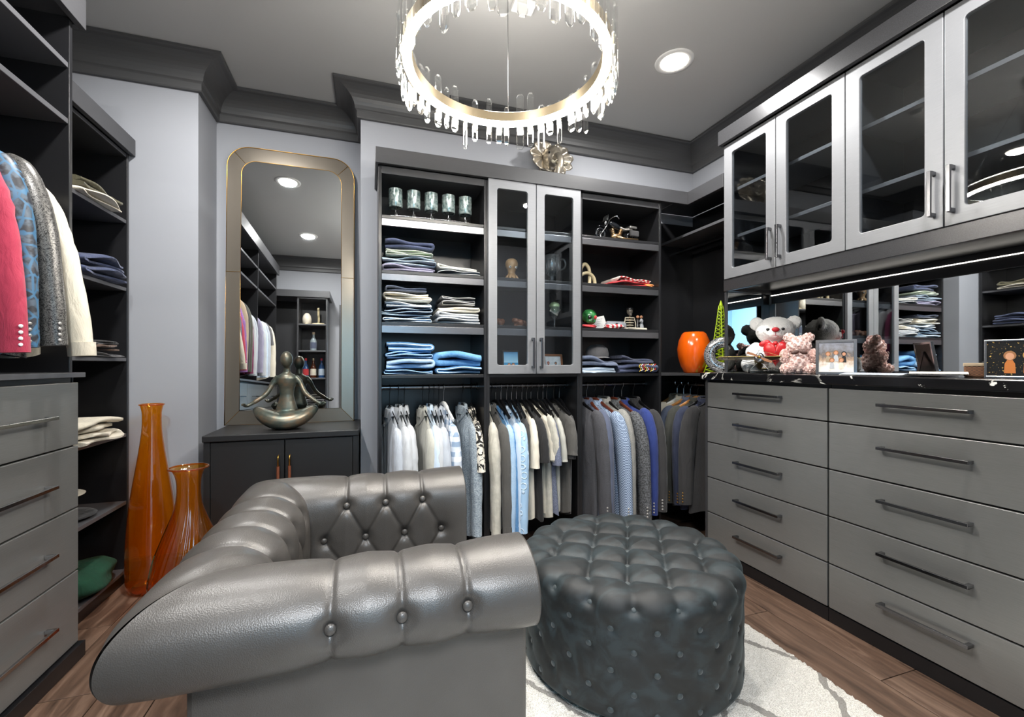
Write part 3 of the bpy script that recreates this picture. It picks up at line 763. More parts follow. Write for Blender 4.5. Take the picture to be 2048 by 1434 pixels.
# ================= rug =================
rx0, rx1, ry0, ry1 = -.36, 1.56, -.2, 1.92
rows = []
rng = np.random.RandomState(3); NXr, NYr = 210, 260
hz = .010+rng.rand(NXr, NYr)*.007
for i in range(NXr):
    rows.append([(rx0+(rx1-rx0)*i/(NXr-1)+rng.uniform(-.003, .003), ry0+(ry1-ry0)*j/(NYr-1)+rng.uniform(-.003, .003),
                  .001 if i in (0, NXr-1) or j in (0, NYr-1) else hz[i, j]) for j in range(NYr)])
rug = MB((.72, .86, 0)); rug.grid(rows); rg = tag(rug.build('shag_rug', RUG, smooth=True), 'ivory shag rug with thin grey diamond lines under the ottoman', 'rug')
# ================= chandelier =================
CX, CY, CZ, CR = .45, 1.43, 2.125, .335
ch = thing('ring_chandelier', 'gold ring chandelier with glowing band and clear crystal bars', 'chandelier', (CX, CY, CZ))
MB().lathe([(CR-.018, .012), (CR-.018, .048), (CR-.012, .05), (CR+.012, .05), (CR+.016, .048), (CR+.016, .012), (CR-.018, .012)], 120, cap=False).build('ring_band', GOLD, ch, True, auto=40)
MB().lathe([(CR-.014, .010), (CR-.008, .001), (CR+.010, .001), (CR+.014, .010), (CR-.014, .010)], 120, cap=False).build('led_strip', LED, ch, True)
MB().lathe([(CR-.012, .0505), (CR-.008, .054), (CR+.010, .054), (CR+.012, .0505), (CR-.012, .0505)], 120, cap=False).build('added_uplight', ADDED_UP, ch, True)  # unseen glowing strip on the ring's top edge, added to brighten the ceiling
rc = random.Random(5)
for k in range(50):
    a = 2*PI*(k+rc.uniform(-.2, .2))/50; h1 = rc.uniform(.07, .15); h0 = -rc.uniform(.045, .105); wd = rc.uniform(.009, .016); th = .007; ch_ = .008
    r = CR+.026
    b = MB(); n_ = []
    for z, q in ((h0, .55), (h0+.012, 1), (h1-.012, 1), (h1, .55)):
        n_.append([(-th*q, -wd*q+ch_*.4*q, z), (-th*q+.003*q, -wd*q, z), (th*q-.003*q, -wd*q, z), (th*q, -wd*q+ch_*.4*q, z), (th*q, wd*q-ch_*.4*q, z), (th*q-.003*q, wd*q, z), (-th*q+.003*q, wd*q, z), (-th*q, wd*q-ch_*.4*q, z)])
    b.grid(n_, closed_v=True); b.f.append(tuple(range(8))); b.f.append(tuple(range(24, 32)))
    b.build('crystal_bar', CRYSTAL, ch, loc=(r*math.cos(a), r*math.sin(a), 0), rot=(0, 0, a))
for k in range(3):
    a = math.radians(72+120*k); MB().tube([(CR*math.cos(a), CR*math.sin(a), .04), (.05*math.cos(a), .05*math.sin(a), ZC-CZ-.02)], .0012, 6).build('suspension_cable', STEEL, ch)
MB().lathe([(.075, -.028), (.08, -.024), (.08, -.001)], 40, (0, 0, ZC-CZ)).build('canopy', GOLD, ch, True, auto=40)
tag(MB((.7, 2.0, ZC)).box(.62, .72, 1.86, 1.92, ZC-.03, ZC-.001).build('ceiling_sensor', WHITE, bevel=.004), 'small pale rectangular sensor on the ceiling behind the ring chandelier', 'sensor')
# ================= console, mirror, statue =================
oc2 = (-.425, 2.86, 0); cn = thing('console_cabinet', 'black two-door console cabinet with brass pulls in the niche', 'cabinet', oc2)
BW = laminate('black_stained_wood', '#1d1d1e', .42)
boxpart('top', BW, cn, oc2, -.805, -.05, 2.61, 3.10, .735, .768, bevel=.004)
boxpart('side_panel', BW, cn, oc2, -.80, -.772, 2.618, 3.095, .0, .735); boxpart('side_panel', BW, cn, oc2, -.083, -.055, 2.618, 3.095, .0, .735)
boxpart('carcass', BLACK, cn, oc2, -.772, -.083, 2.64, 3.09, .05, .735); boxpart('plinth', BW, cn, oc2, -.772, -.083, 2.63, 2.64, .0, .06)
for k, (a, b_) in enumerate(((-.770, -.43), (-.425, -.085))):
    d = boxpart('cabinet_door', BW, cn, oc2, a, b_, 2.62, 2.639, .066, .73, bevel=.002)
    hx = .145 if k == 0 else -.145
    hd = MB().tube([(0, 0, .06), (0, -.022, .058), (0, -.026, .05), (0, -.026, .005)], .0045, 8).build('door_handle', BRASS, d, True, loc=(hx, -.01, .19))
    MB().tube([(0, -.026, .005), (0, -.026, -.06)], .0075, 10).build('handle_grip', plain('cognac_leather', '#6b3a25', .5), hd, True, auto=50)
# arched mirror leaning on the niche wall
MWd, MH, lean = .365, 1.71, math.radians(1.9)
mo = (-.455, 3.035, .7685); mr = thing('arched_mirror', 'tall mirror with rounded top corners and gold-lined border resting in the niche', 'mirror', mo, rot=(-lean, 0, 0))
def outline(w, h0, h1, r, n=12):
    pts = [(-w, h0), (w, h0)]
    pts += [(w-r+r*math.cos(a*PI/2/n), h1-r+r*math.sin(a*PI/2/n)) for a in range(n+1)]
    pts += [(-w+r-r*math.sin(a*PI/2/n), h1-r+r*math.cos(a*PI/2/n)) for a in range(n+1)]
    return pts
out = outline(MWd, 0, MH, .13); inn = outline(MWd-.078, .085, MH-.085, .085)
MB().prism(outline(MWd-.002, .002, MH-.002, .129), 'y', .004, .02).build('backing', BLACK, mr)
MB().prism(inn, 'y', -.0005, .003).build('mirror_glass', MIRROR, mr)
n_ = len(out); segc = [0, 1, 2, 8, 14, 15, 21, 27, n_]
b = MB(); ang = .004
for nm, i0, i1 in (('border_glass', 0, 1), ('border_glass', 1, 8), ('border_glass', 8, 15+6), ('border_glass', 21, n_)):
    b = MB(); idx = list(range(i0, i1+1))
    o_ = [out[i % n_] for i in idx]; q_ = [inn[i % n_] for i in idx]
    b.grid([[(u, .003, v) for u, v in o_], [(u, -.001, v) for u, v in q_]]); b.build(nm, MIRRORB, mr)
MB().tube([(u, .001, v) for u, v in out], .0024, 8, closed=True).build('outer_beading', BRASS, mr, True)
MB().tube([(u, -.001, v) for u, v in inn], .0018, 8, closed=True).build('inner_beading', BRASS, mr, True)
for i in (0, 1, 8, 21):
    MB().tube([(out[i][0], .001, out[i][1]), (inn[i][0], -.001, inn[i][1])], .0015, 6).build('mitre_beading', BRASS, mr)
for s in (-1, 1): MB().tube([(s*MWd, .001, .93), (s*(MWd-.078), -.001, .93)], .0015, 6).build('mitre_beading', BRASS, mr)
# meditating figure
g = G('verdigris_bronze'); nz = g.noise(g.co(), 14, 5, .6)
g.base(g.ramp(nz.outputs[0], [(.35, '#46544f'), (.52, '#67665a'), (.68, '#8a7058')]), .36, .6); BRONZE = g.m
so = (-.447, 2.79, .7685); st = thing('meditation_statue', 'bronze cross-legged meditating figurine sitting on the black console', 'statue', so)
b = MB()
b.lathe([(.001, .10), (.058, .105), (.054, .12), (.043, .155), (.036, .19), (.040, .225), (.053, .262), (.057, .285), (.045, .303), (.021, .318), (.018, .35), (.019, .37), (.018, .385), (.001, .39)], 28, (0, .02, 0), 1.0, .66)
b.ball((0, .012, .393), (.033, .036, .048), 20, 14)
for s in (-1, 1):
    b.tube(smooth_path([(s*.044, .02, .294), (s*.068, .018, .262), (s*.10, .0, .20), (s*.145, -.02, .162), (s*.18, -.03, .14)], 5), [.0165]*6+[.014]*6+[.0125]*5+[.010]*4, 12)
    b.ball((s*.192, -.032, .135), (.017, .012, .009), 12, 8)
    for q in (-.9, -.3, .3): b.tube([(s*.2, -.032+q*.009, .135), (s*.212, -.034+q*.012, .141), (s*.211, -.035+q*.012, .15)], .0045, 6)
    b.tube([(s*.188, -.043, .137), (s*.196, -.05, .148), (s*.205, -.044, .152)], .0045, 6)
pth, rad = [], []
for i in range(41):
    a = -1+2*i/40; x = a*.155; z = .046+.07*abs(a)**2.0; y = -.055+.07*abs(a)**2
    pth.append((x, y, z)); q = max(0.0, 1-abs(a)**3.2); rad.append((.020+.036*q, .018+.028*q))
b.tube(pth, rad, 18)
b.ball((0, .0, .055), (.11, .072, .048), 24, 12); b.ball((0, 0, .022), (.085, .062, .022), 24, 10)
b.build('figure', BRONZE, st, remesh=.0042)
# ================= floor vases =================
def vase(name, label, loc, pr, m, n=48, ribs=0, amp=0):
    b = MB(); N = 96 if ribs else n
    P = [(p[0], p[1]) for p in smooth_path([(r, z, 0) for r, z in pr], 6)]
    th = .004
    full = P
    rows = []
    for i in range(N):
        a = 2*PI*i/N; f = 1+(amp*math.cos(ribs*a) if ribs else 0)
        tw = 1.0 if ribs else 0.0
        rf = [r*(1+(f-1)*min(1, max(0, (pr[-1][1]*.78-z)/.1))) for r, z in full]
        rows.append([(q*math.cos(a+z*tw), q*math.sin(a+z*tw), z) for q, (r, z) in zip(rf, full)])
    b.grid(rows, closed_u=True); k = len(b.v); m_ = len(full)
    b.f.append(tuple(i*m_ for i in range(N))[::-1])
    t = thing(name, label, 'vase', loc); b.build('vase_body', m, t, True, auto=60)
    r, z = pr[-1]; MB().tube([(r*math.cos(2*PI*i/40), r*math.sin(2*PI*i/40), z) for i in range(40)], .004, 8, closed=True).build('lip', m, t, True)
    MB().lathe([(.001, .006), (pr[0][0]*.93, .006), (pr[0][0]*.93, .016), (.001, .018)], 40).build('base_glass', m, t, True)
    return t
vase('tall_vase', 'tall slender amber glass floor vase beside the dark shelf unit', (-1.045, 2.69, 0), [(.088, 0), (.102, .03), (.107, .10), (.106, .2), (.1, .32), (.088, .45), (.070, .58), (.053, .7), (.042, .8), (.040, .87), (.043, .905), (.05, .93)], AMBER)
vase('ribbed_vase', 'ribbed amber glass floor vase with wide belly and flared lip', (-.776, 2.356, 0), [(.085, 0), (.115, .03), (.14, .10), (.145, .17), (.132, .25), (.105, .34), (.075, .42), (.054, .49), (.046, .55), (.048, .61), (.060, .65), (.076, .665)], AMBER2, ribs=32, amp=.022)
# ================= hanging clothes =================
def ordn(k): return ['first', 'second', 'third', 'fourth', 'fifth', 'sixth', 'seventh', 'eighth', 'ninth', 'tenth', 'eleventh', 'twelfth', 'thirteenth', 'fourteenth', 'fifteenth', 'sixteenth', 'seventeenth', 'eighteenth'][k]
HANG = {}
WOODH = plain('hanger_wood', '#a5723f', .4, var=.2, vscale=20); WOODD = plain('hanger_wood_dark', '#552718', .35)
def hanger_parts(kind):
    if kind in HANG: return HANG[kind]
    am = {'black': BLKMET, 'wire': BLKMET, 'wood': WOODH, 'dark': WOODD, 'white': WHITE}[kind]
    hook = arc((0, 0, .0), .0175, -.35*PI, PI, 12, 'yz')
    hook = [(0, -y, z) for _, y, z in hook][::-1] if False else hook
    pth = hook+[(0, -.0165, -.012), (0, -.008, -.026), (0, 0, -.04), (0, 0, -.10)]
    h = MB().tube(pth, .0019, 6).mesh('hanger_hook'); h.materials.append(STEEL if kind != 'wire' else BLKMET)
    b = MB()
    if kind == 'wire': b.tube([(0, -.19, -.185), (0, -.1, -.145), (0, 0, -.1), (0, .1, -.145), (0, .19, -.185)], .003, 6)
    else: b.tube(smooth_path([(0, -.19, -.178), (0, -.1, -.135), (0, -.03, -.102), (0, 0, -.098), (0, .03, -.102), (0, .1, -.135), (0, .19, -.178)], 3), [(.006, .011)]*4+[(.011, .013)]*11+[(.006, .011)]*4, 8)
    a = b.mesh('hanger_arms'); a.materials.append(am)
    HANG[kind] = (h, a); return HANG[kind]
def garment(kind, m, loc, rz, name, cat, label, group, rnd, hk='black', w=.205, L=.82, th=.03, swing=.02, front=-1, collar=True, neck=.105, sag=0.0, trim=None, btn=None, lean=0.0, rs=-1):
    """a garment on a hanger; local y is its width, local x its thin direction, z = 0 at the rod"""
    t = thing(name, label, cat, loc, rz, group)
    drop = {'jacket': .085, 'tee': .10}.get(kind, .13)+rnd.uniform(-.012, .012); sq = .6
    def fy(y): return y if y*rs > 0 else y*sq
    zb = -L; nth, nv = 44, 22
    ph, k1, k2 = rnd.uniform(0, 6), rnd.uniform(16, 26), rnd.uniform(34, 52); amp = rnd.uniform(.008, .015)
    def ztop(y): return -neck-drop*(abs(y)/w)**1.15
    def taper(v): return 1.0 if v < .8 else 1-.62*((v-.8)/.2)**1.5
    def fold(y, v): return amp*(1-v)**.8*(math.sin(k1*y+ph)+.6*math.sin(k2*y+2*ph+v*2))+lean*(1-v)
    rows = []
    for i in range(nth):
        a = 2*PI*i/nth; c, s = math.cos(a), math.sin(a); col = []
        for j in range(nv+1):
            v = j/nv
            ww = w*(1.0+.05*(1-v)-.10*math.exp(-((v-.5)/.25)**2)*(1 if kind == 'jacket' else .4))
            y = ww*math.copysign(abs(c)**.75, c); x = th*math.copysign(abs(s)**.8, s)*taper(v)
            hem = .012*math.sin(2*a+ph) if v < .05 else 0
            if kind == 'shirt' and v < .3: hem -= .035*(1-v/.3)*(1-abs(c))
            z = zb+hem+(ztop(min(abs(y), w))-zb)*v
            col.append((x+fold(y, v), fy(y), z))
        rows.append(col)
    b = MB(); b.grid(rows, closed_u=True)
    n1 = nv+1; b.f.append(tuple(i*n1+nv for i in range(nth)))
    body = b.build('garment_body', m, t, True, auto=70)
    def surf(y, z):
        v = (z-zb)/(ztop(y)-zb); return th*max(0.0, 1-(abs(y)/w)**2)**.4*taper(min(1, max(0, v)))+0*v, fold(y, v)
    # sleeves
    for s in (-1, 1):
        if kind == 'vest': break
        zs = ztop(w)-.004; sw = swing+rnd.uniform(-.008, .012); dx = rnd.uniform(-.012, .012)+lean*.8
        if kind == 'tee': sl_l = rnd.uniform(.19, .25); P = [(0, s*(w-.06), zs+.02), (0, s*(w-.012), zs-.02), (dx*.4, s*(w+.012+sw*.3), zs-.10), (dx, s*(w+.022+sw*.5), zs-sl_l)]; rr = [(.016, .03), (.022, .048), (.026, .056), (.028, .06)]
        else:
            e = zs-(.58 if kind != 'jacket' else .61)+rnd.uniform(-.015, .02)
            P = [(0, s*(w-.05), zs+.012), (0, s*(w-.005), zs-.025), (dx*.3, s*(w+.018+sw*.25), zs-.14), (dx*.6, s*(w+.03+sw*.6), zs-.33), (dx, s*(w+.03+sw), e)]
            q = 1.12 if kind == 'jacket' else .95
            rr = [(.018*q, .03*q), (.029*q, .05*q), (.034*q, .056*q), (.031*q, .049*q), (.027*q, .042*q)]
        P = [(p[0], fy(p[1]), p[2]) for p in P]
        Q = smooth_path(P, 6); R = []
        for i in range(len(Q)):
            f = i/6.0; i0 = min(int(f), len(rr)-2); u = f-i0; wv = 1+rnd.uniform(-.05, .05)*(1 if kind != 'jacket' else .6)
            R.append((wv*(rr[i0][0]*(1-u)+rr[i0+1][0]*u), wv*(rr[i0][1]*(1-u)+rr[i0+1][1]*u)))
        sl_ = MB().tube(Q, R, 14).build('sleeve', m, t, True, auto=60)
        if kind in ('shirt', 'denim'):
            e = Q[-1]; cu_ = MB().tube([(e[0], e[1], e[2]+.045), (e[0], e[1]+s*.002, e[2]-.004)], [(R[-1][1]*1.02, R[-1][0]*1.04)]*2, 14); cu_.build('cuff', trim or m, sl_, True, auto=60)
        if btn and s == rs:
            e = Q[-1]
            for k in range(4):
                bb = MB().lathe([(.0055, 0), (.006, .002), (.004, .0035)], 10).build('button', btn, sl_, True, loc=(e[0]+front*R[-1][0]*.62, e[1]+rs*R[-1][1]*.78, e[2]+.02+k*.019), rot=(PI/2 if rs < 0 else -PI/2, 0, -.45*front*rs))
    # collar or ribbed neck
    if collar:
        hgt = .032 if kind in ('shirt', 'denim', 'jacket') else .014
        rows = []
        for i in range(29):
            a = 2*PI*i/28; cy, cx = math.cos(a), math.sin(a)
            zb_ = ztop(.055)+.004-.012*(1 if cx*front > .3 else 0)
            tq = .024 if kind == 'jacket' else .017
            rows.append([(cx*tq*.85, cy*.055, zb_-.012), (cx*tq, cy*.058, zb_+hgt*.6), (cx*tq*.95, cy*.055, zb_+hgt), (cx*tq*1.25, cy*.065, zb_+hgt*.75), (cx*tq*1.6, cy*.078, zb_-.02)])
        MB().grid(rows).build('collar', trim if (trim and kind == 'tee') else m, t, True)
    if kind in ('jacket', 'denim', 'shirt'):
        for s in (-1, 1):
            rows = []; ln_ = .30 if kind == 'jacket' else .09
            for i in range(13):
                v = i/12; z = -neck-.02-ln_*v
                y_in = .05*(1-v)+.004; wd = (.055*math.sin(min(1, v*1.6+.25)*PI*.62))*(1-v**3)+.004
                row = []
                for q in (0, .5, 1):
                    y = s*(y_in+wd*q); sx, fo = surf(y, min(z, ztop(abs(y))-.002)); row.append((front*(sx+.004+.004*math.sin(q*PI))+fo, y, z))
                rows.append(row)
            MB().grid(rows).build('lapel' if kind == 'jacket' else 'collar_point', m, t, True)
        if kind in ('shirt', 'denim'):
            rows = []
            for i in range(16):
                z = -neck-.05+(zb+neck+.07)*i/15; row = []
                for q in (-1, 1):
                    y = q*.016; sx, fo = surf(y, z); row.append((front*(sx+.003)+fo, y, z))
                rows.append(row)
            MB().grid(rows).build('button_placket', trim or m, t, True)
    if kind == 'tee' and trim:
        pass
    # hanger, a thing of its own
    h, a = hanger_parts(hk)
    hg = thing('clothes_hanger', (f'{ {"black": "black flat", "wire": "thin black wire", "wood": "light wooden", "dark": "dark brown wooden", "white": "white"}[hk] } hanger carrying the ' + label)[:140], 'hanger', loc, rz, 'clothes hangers')
    lw = hg['label'].split(); hg['label'] = ' '.join(lw[:16])
    for nm, me in (('hook', h), ('hanger_arms', a)):
        ob = bpy.data.objects.new(nm, me); COL.objects.link(ob); ob.parent = hg
    return t
rn = random.Random(11)
def xb(px):
    r = (px-1024)/880; return 2.63*(r*.9507+.31)/(.9507-.31*r)
BAY1 = [(.115, 'shirt', 'white2', 'wire', 'pale white cotton shirt'), (.162, 'shirt', 'white', 'wire', 'plain white cotton shirt'), (.198, 'shirt', 'white', 'wire', 'clean white cotton shirt'),
        (.300, 'shirt', 'stone', 'wire', 'grey stone linen shirt'), (.338, 'shirt', 'paleblue', 'wire', 'faded pale blue shirt'), (.366, 'shirt', 'white', 'wire', 'bright white oxford shirt'), (.396, 'shirt', 'white2', 'wire', 'cool white dress shirt'), (.425, 'shirt', 'plaid', 'white', 'blue and white checked shirt'),
        (.540, 'shirt', 'chambray', 'wire', 'grey chambray shirt with wide collar'), (.592, 'tee', 'floral', 'wire', 'black shirt with cream flowers')]
BAY2 = [(.690, 'shirt', 'linen', 'wire', 'undyed linen shirt'), (.722, 'shirt', 'taupe', 'wire', 'dark taupe shirt'), (.752, 'denim', 'denim', 'black', 'mid blue denim shirt'), (.785, 'denim', 'denimlight', 'black', 'light washed denim shirt'), (.818, 'shirt', 'paleblue', 'black', 'pale blue cotton shirt'), (.848, 'denim', 'circles', 'black', 'pale blue circle-patterned jacket'),
        (.888, 'tee', 'charcoal', 'black', 'charcoal short-sleeved tee'), (.918, 'tee', 'ivory', 'black', 'ivory short-sleeved tee'), (.948, 'tee', 'black', 'black', 'black short-sleeved tee'), (.985, 'tee', 'ivory', 'black', 'long cream tee'), (1.025, 'tee', 'linen', 'black', 'oatmeal linen tee'), (1.058, 'tee', 'heathergrey', 'black', 'blue grey heathered knit top'), (1.092, 'tee', 'stone', 'black', 'pale stone sweater'), (1.135, 'tee', 'taupe', 'black', 'taupe sweatshirt'), (1.185, 'tee', 'charcoal', 'black', 'charcoal tee with white striped neckband')]
BAY3 = [(1.302, 'jacket', 'greysuit', 'black', 'charcoal suit jacket'), (1.375, 'jacket', 'slate', 'dark', 'slate grey suit jacket'), (1.432, 'jacket', 'dots', 'dark', 'blue and white woven blazer'), (1.505, 'jacket', 'lightgrey', 'black', 'light grey wool blazer'), (1.575, 'jacket', 'tweed', 'dark', 'dark grey tweed blazer'), (1.645, 'jacket', 'royal', 'black', 'royal blue blazer'), (1.735, 'jacket', 'charcoal', 'black', 'near-black dinner jacket')]
SILVER_B = plain('pale_button', '#a9a7a3', .3, .4); GOLD_B = plain('gold_button', '#b58a4a', .3, .9)
for lst, bay, hue in ((BAY1, 'left bay rod', None), (BAY2, 'rod under the glass doors', None), (BAY3, 'rod right of the glass doors', None)):
    for k, (x, kind, mk, hk, d) in enumerate(lst):
        n = {'shirt': 'shirt', 'denim': 'denim_shirt', 'tee': 'tee_shirt', 'jacket': 'suit_jacket'}[kind]
        lab = f'{d}, {ordn(k)} from left on the {bay}'
        Lg = {'shirt': .83, 'denim': .84, 'tee': .77, 'jacket': .83}[kind]+rn.uniform(-.02, .02)
        kw = {}
        if mk == 'floral': Lg = .62
        if 'striped neckband' in d: kw = dict(trim=C['white'])
        if 'circles' in mk: Lg = .86
        garment(kind, C[mk], (x, 2.628+rn.uniform(-.02, .012), 1.0), rn.uniform(-.10, .16)+(.12 if kind == 'jacket' else .04), n, {'jacket': 'jacket'}.get(kind, 'shirt'), lab, 'clothes on the '+bay, rn, hk, L=Lg,
                th=.042 if kind == 'jacket' else (.03 if kind == 'tee' else .027), w=.215 if kind == 'jacket' else .20, neck=(.10 if kind == 'jacket' else .11)+rn.uniform(-.008, .012), lean=rn.uniform(-.012, .012), btn=SILVER_B if kind == 'jacket' else None,
                swing=.0 if lst is BAY1 else .015, **kw)
CORN = [(2.715, 'tan', 'wood', 'tan linen blazer'), (2.645, 'cream', 'white', 'cream blazer'), (2.575, 'bluegrey', 'wood', 'dusty blue blazer'), (2.50, 'sage', 'wood', 'dark sage green blazer'), (2.42, 'navy', 'black', 'navy blazer with gold cuff buttons'), (2.335, 'charcoal', 'black', 'charcoal blazer next to the dresser')]
for k, (y, mk, hk, d) in enumerate(CORN):
    garment('jacket', C[mk], (2.17, y, 1.0), PI/2-.06, 'suit_jacket', 'jacket', f'{d}, {ordn(k)} from the back on the corner rod', 'clothes on the corner rod', rn, hk, L=.82, th=.04, w=.185, front=-1, btn=GOLD_B, neck=.095, swing=-.005, rs=1)
LEFT = [(2.045, 'denim', 'cream', 'off-white cotton jacket hanging nearest the shelf unit', .10), (1.955, 'jacket', 'brocade', 'silver grey brocade jacket with scroll pattern', .06), (1.87, 'jacket', 'leopard', 'blue jacket with dark leopard spots', .03), (1.80, 'shirt', 'pink', 'coral pink shirt with white cuff buttons', .06), (1.67, 'shirt', 'purple', 'purple checked shirt at the left edge', .03),
        (1.58, 'jacket', 'tan', 'tan jacket in the left wardrobe seen in the mirror', .0), (1.51, 'jacket', 'charcoal', 'charcoal jacket in the left wardrobe seen in the mirror', .0), (1.42, 'jacket', 'olive', 'dark olive jacket in the left wardrobe seen in the mirror', .0), (1.345, 'shirt', 'magenta', 'magenta shirt in the left wardrobe seen in the mirror', .0), (1.25, 'shirt', 'white', 'white shirt beside the magenta shirt in the left wardrobe', .0), (1.14, 'shirt', 'white2', 'cool white shirt next to the wardrobe divider', .0),
        (.91, 'shirt', 'lilac', 'pale lilac shirt just past the wardrobe divider', .0), (.80, 'shirt', 'white', 'crisp white shirt in the wardrobe bay near the door', .0), (.68, 'shirt', 'paleblue', 'pale blue shirt in the wardrobe bay near the door', .0), (.56, 'shirt', 'white2', 'cool white shirt in the wardrobe bay near the door', .0), (.43, 'tee', 'greycloth', 'grey knit top in the wardrobe bay near the door', .0), (.30, 'shirt', 'ivory', 'ivory shirt at the end of the wardrobe rod', .0)]
for k, (y, kind, mk, d, sw) in enumerate(LEFT):
    garment(kind, C[mk], (-1.35, y, 1.965), -PI/2-.10, {'jacket': 'suit_jacket', 'tee': 'knit_top'}.get(kind, 'shirt') if mk != 'cream' else 'cotton_jacket', 'jacket' if kind == 'jacket' or mk == 'cream' else 'shirt', d, 'clothes in the left wardrobe', rn, 'black', L=.80, th=.042 if kind != 'shirt' else .032,
            w=.225, neck=.085, swing=sw, front=1, rs=1, btn=(SILVER_B if kind == 'jacket' else (WHITE if mk == 'pink' else None)))
# ================= folded clothes =================
def folded(cx, cy, z0, w, d, h, n, m, seed, name, label, group=None, cat='clothes', rz=0.0, amp=.009, edge=None, droop=0.0, taper=0.0):
    """a garment folded n times: one thick sheet doubling back on itself, folds showing at the front"""
    r = random.Random(seed); pitch = h/n; T = pitch*.86; k1, p1, k2, p2 = r.uniform(9, 16), r.uniform(0, 6), r.uniform(24, 38), r.uniform(0, 6)
    line = []; side = 1 if r.random() < .5 else -1
    for i in range(n):
        x0, x1 = -w/2*(1-r.uniform(0, .10)-taper*i/n), w/2*(1-r.uniform(0, .10)-taper*i/n)
        xs = [x0+(x1-x0)*q/14 for q in range(15)]
        if (i % 2 == 0) != (side > 0): xs = xs[::-1]
        line += [(x, pitch*(i+.5), i) for x in xs]
        if i < n-1:
            xe, s = xs[-1], math.copysign(1, xs[-1])
            line += [(xe+s*pitch*.5*math.sin(a*PI/5), pitch*(i+.5)+pitch*.5*(1-math.cos(a*PI/5)), i+a/5) for a in range(1, 5)]
    P = np.array([(x, z) for x, z, _ in line]); lay = np.array([q for _, _, q in line])
    tg = np.gradient(P, axis=0); tg /= np.linalg.norm(tg, axis=1)[:, None]+1e-9; nm = np.stack([-tg[:, 1], tg[:, 0]], 1)
    rows = []; NY = 9
    for yi in range(NY+2):
        y = d/2*max(-1, min(1, -1+2*(yi-.5)/NY)); tk = T*.5*(.45 if yi in (0, NY+1) else 1.0)
        yy = y-(.0 if 0 < yi < NY+1 else math.copysign(-.004, y))
        L, R = [], []
        for k in range(len(P)):
            up = min(1, P[k, 1]/h)
            wob = amp*up*(math.sin(k1*P[k, 0]+p1+2*y)+.6*math.sin(k2*P[k, 0]+p2+5*y+lay[k]))-droop*up*max(0, P[k, 0]/w+.1)
            jy = .016*math.sin(k1*1.4*P[k, 0]+lay[k]*2.1+p2)+.010*math.sin(lay[k]*3.3+p1)
            for sgn, dst in ((1, L), (-1, R)):
                q = P[k]+nm[k]*tk*sgn
                dst.append((q[0], yy+jy*(1 if y < 0 else .3), max(.0012, q[1]+wob)))
        rows.append(L+R[::-1])
    b = MB(); b.grid(rows, closed_v=True); nn = len(rows[0]); half = nn//2
    for base in (0, (NY+1)*nn):
        for k in range(half-1): b.f.append((base+k, base+k+1, base+nn-2-k, base+nn-1-k))
    t = thing(name, label, cat, (cx, cy, z0), rz, group)
    b.build('folded_cloth', m, t, True, auto=75)
    if edge:
        Lr = rows[0]; mid = [((Lr[k][0]+Lr[nn-1-k][0])/2, Lr[k][1]-.001, (Lr[k][2]+Lr[nn-1-k][2])/2) for k in range(half)]
        e = MB().tube(mid, (T*.16), 5).build('seam', edge, t, True)
    return t
def stack(cx, cy, z0, items, group, seed):
    z = z0+.001; out = []
    for k, (w, d, h, n, mk, name, label, *kw) in enumerate(items):
        kw = kw[0] if kw else {}
        out.append(folded(cx+kw.pop('dx', 0), cy, z, w, d, h, n, C[mk], seed+k, name, label, group, **kw)); z += h+.004
    return out
SEAM = plain('pale_seam', '#b9cfe2', .8); SEAMW = plain('white_seam', '#dcdcd8', .8)
S1, S2, S3, S4 = 1.94, 1.643, 1.362, 1.076
stack(.215, 2.615, S2, [(.285, .27, .030, 2, 'lilac', 'folded_sweater', 'mauve grey sweater at the bottom of the left bay upper stack'), (.28, .27, .048, 3, 'denimgrey', 'folded_jeans', 'grey blue jeans folded under the pale green shirts', {'edge': SEAM}), (.25, .26, .038, 4, 'sagelight', 'folded_shirt', 'pale green and white shirt folded below the blue trousers', {'edge': SEAMW}), (.26, .26, .042, 2, 'slateblue', 'folded_trousers', 'indigo blue trousers on top of the left bay upper stack', {'droop': -.02})], 'folded clothes in the left tower', 100)
stack(.492, 2.62, S2, [(.255, .27, .020, 2, 'denimgrey', 'folded_jeans', 'thin grey jeans lying beneath another pair on the upper shelf', {'edge': SEAMW}), (.235, .26, .034, 2, 'stone', 'folded_jeans', 'washed grey jeans with a curled end on the upper shelf', {'edge': SEAMW, 'droop': .02})], 'folded clothes in the left tower', 120)
stack(.205, 2.615, S3, [(.255, .27, .032, 3, 'denimlight', 'folded_jeans', 'pale blue jeans at the bottom of the middle shelf stack', {'edge': SEAMW}), (.27, .27, .045, 3, 'denimdark', 'folded_jeans', 'dark navy jeans in the middle shelf stack', {'edge': SEAM}), (.245, .26, .030, 2, 'paleblue', 'folded_jeans', 'very pale blue jeans under the cream trousers', {'edge': SEAMW}), (.25, .26, .048, 3, 'cream', 'folded_trousers', 'cream trousers near the top of the middle shelf stack', {'edge': SEAMW}), (.22, .25, .022, 2, 'bluegrey', 'folded_shirt', 'dusty blue shirt topping the middle shelf stack', {'droop': -.02})], 'folded clothes in the left tower', 140)
stack(.495, 2.615, S3, [(.25, .27, .030, 2, 'white2', 'folded_jeans', 'white jeans lowest on the right of the middle shelf', {'edge': SEAMW}), (.245, .27, .032, 2, 'white', 'folded_jeans', 'bright white jeans second in the middle shelf pile'), (.24, .26, .034, 2, 'ivory', 'folded_trousers', 'ivory trousers below the tied charcoal jeans'), (.185, .24, .048, 4, 'greycloth', 'folded_jeans', 'charcoal jeans with pale seams on top of white jeans', {'edge': SEAMW})], 'folded clothes in the left tower', 160)
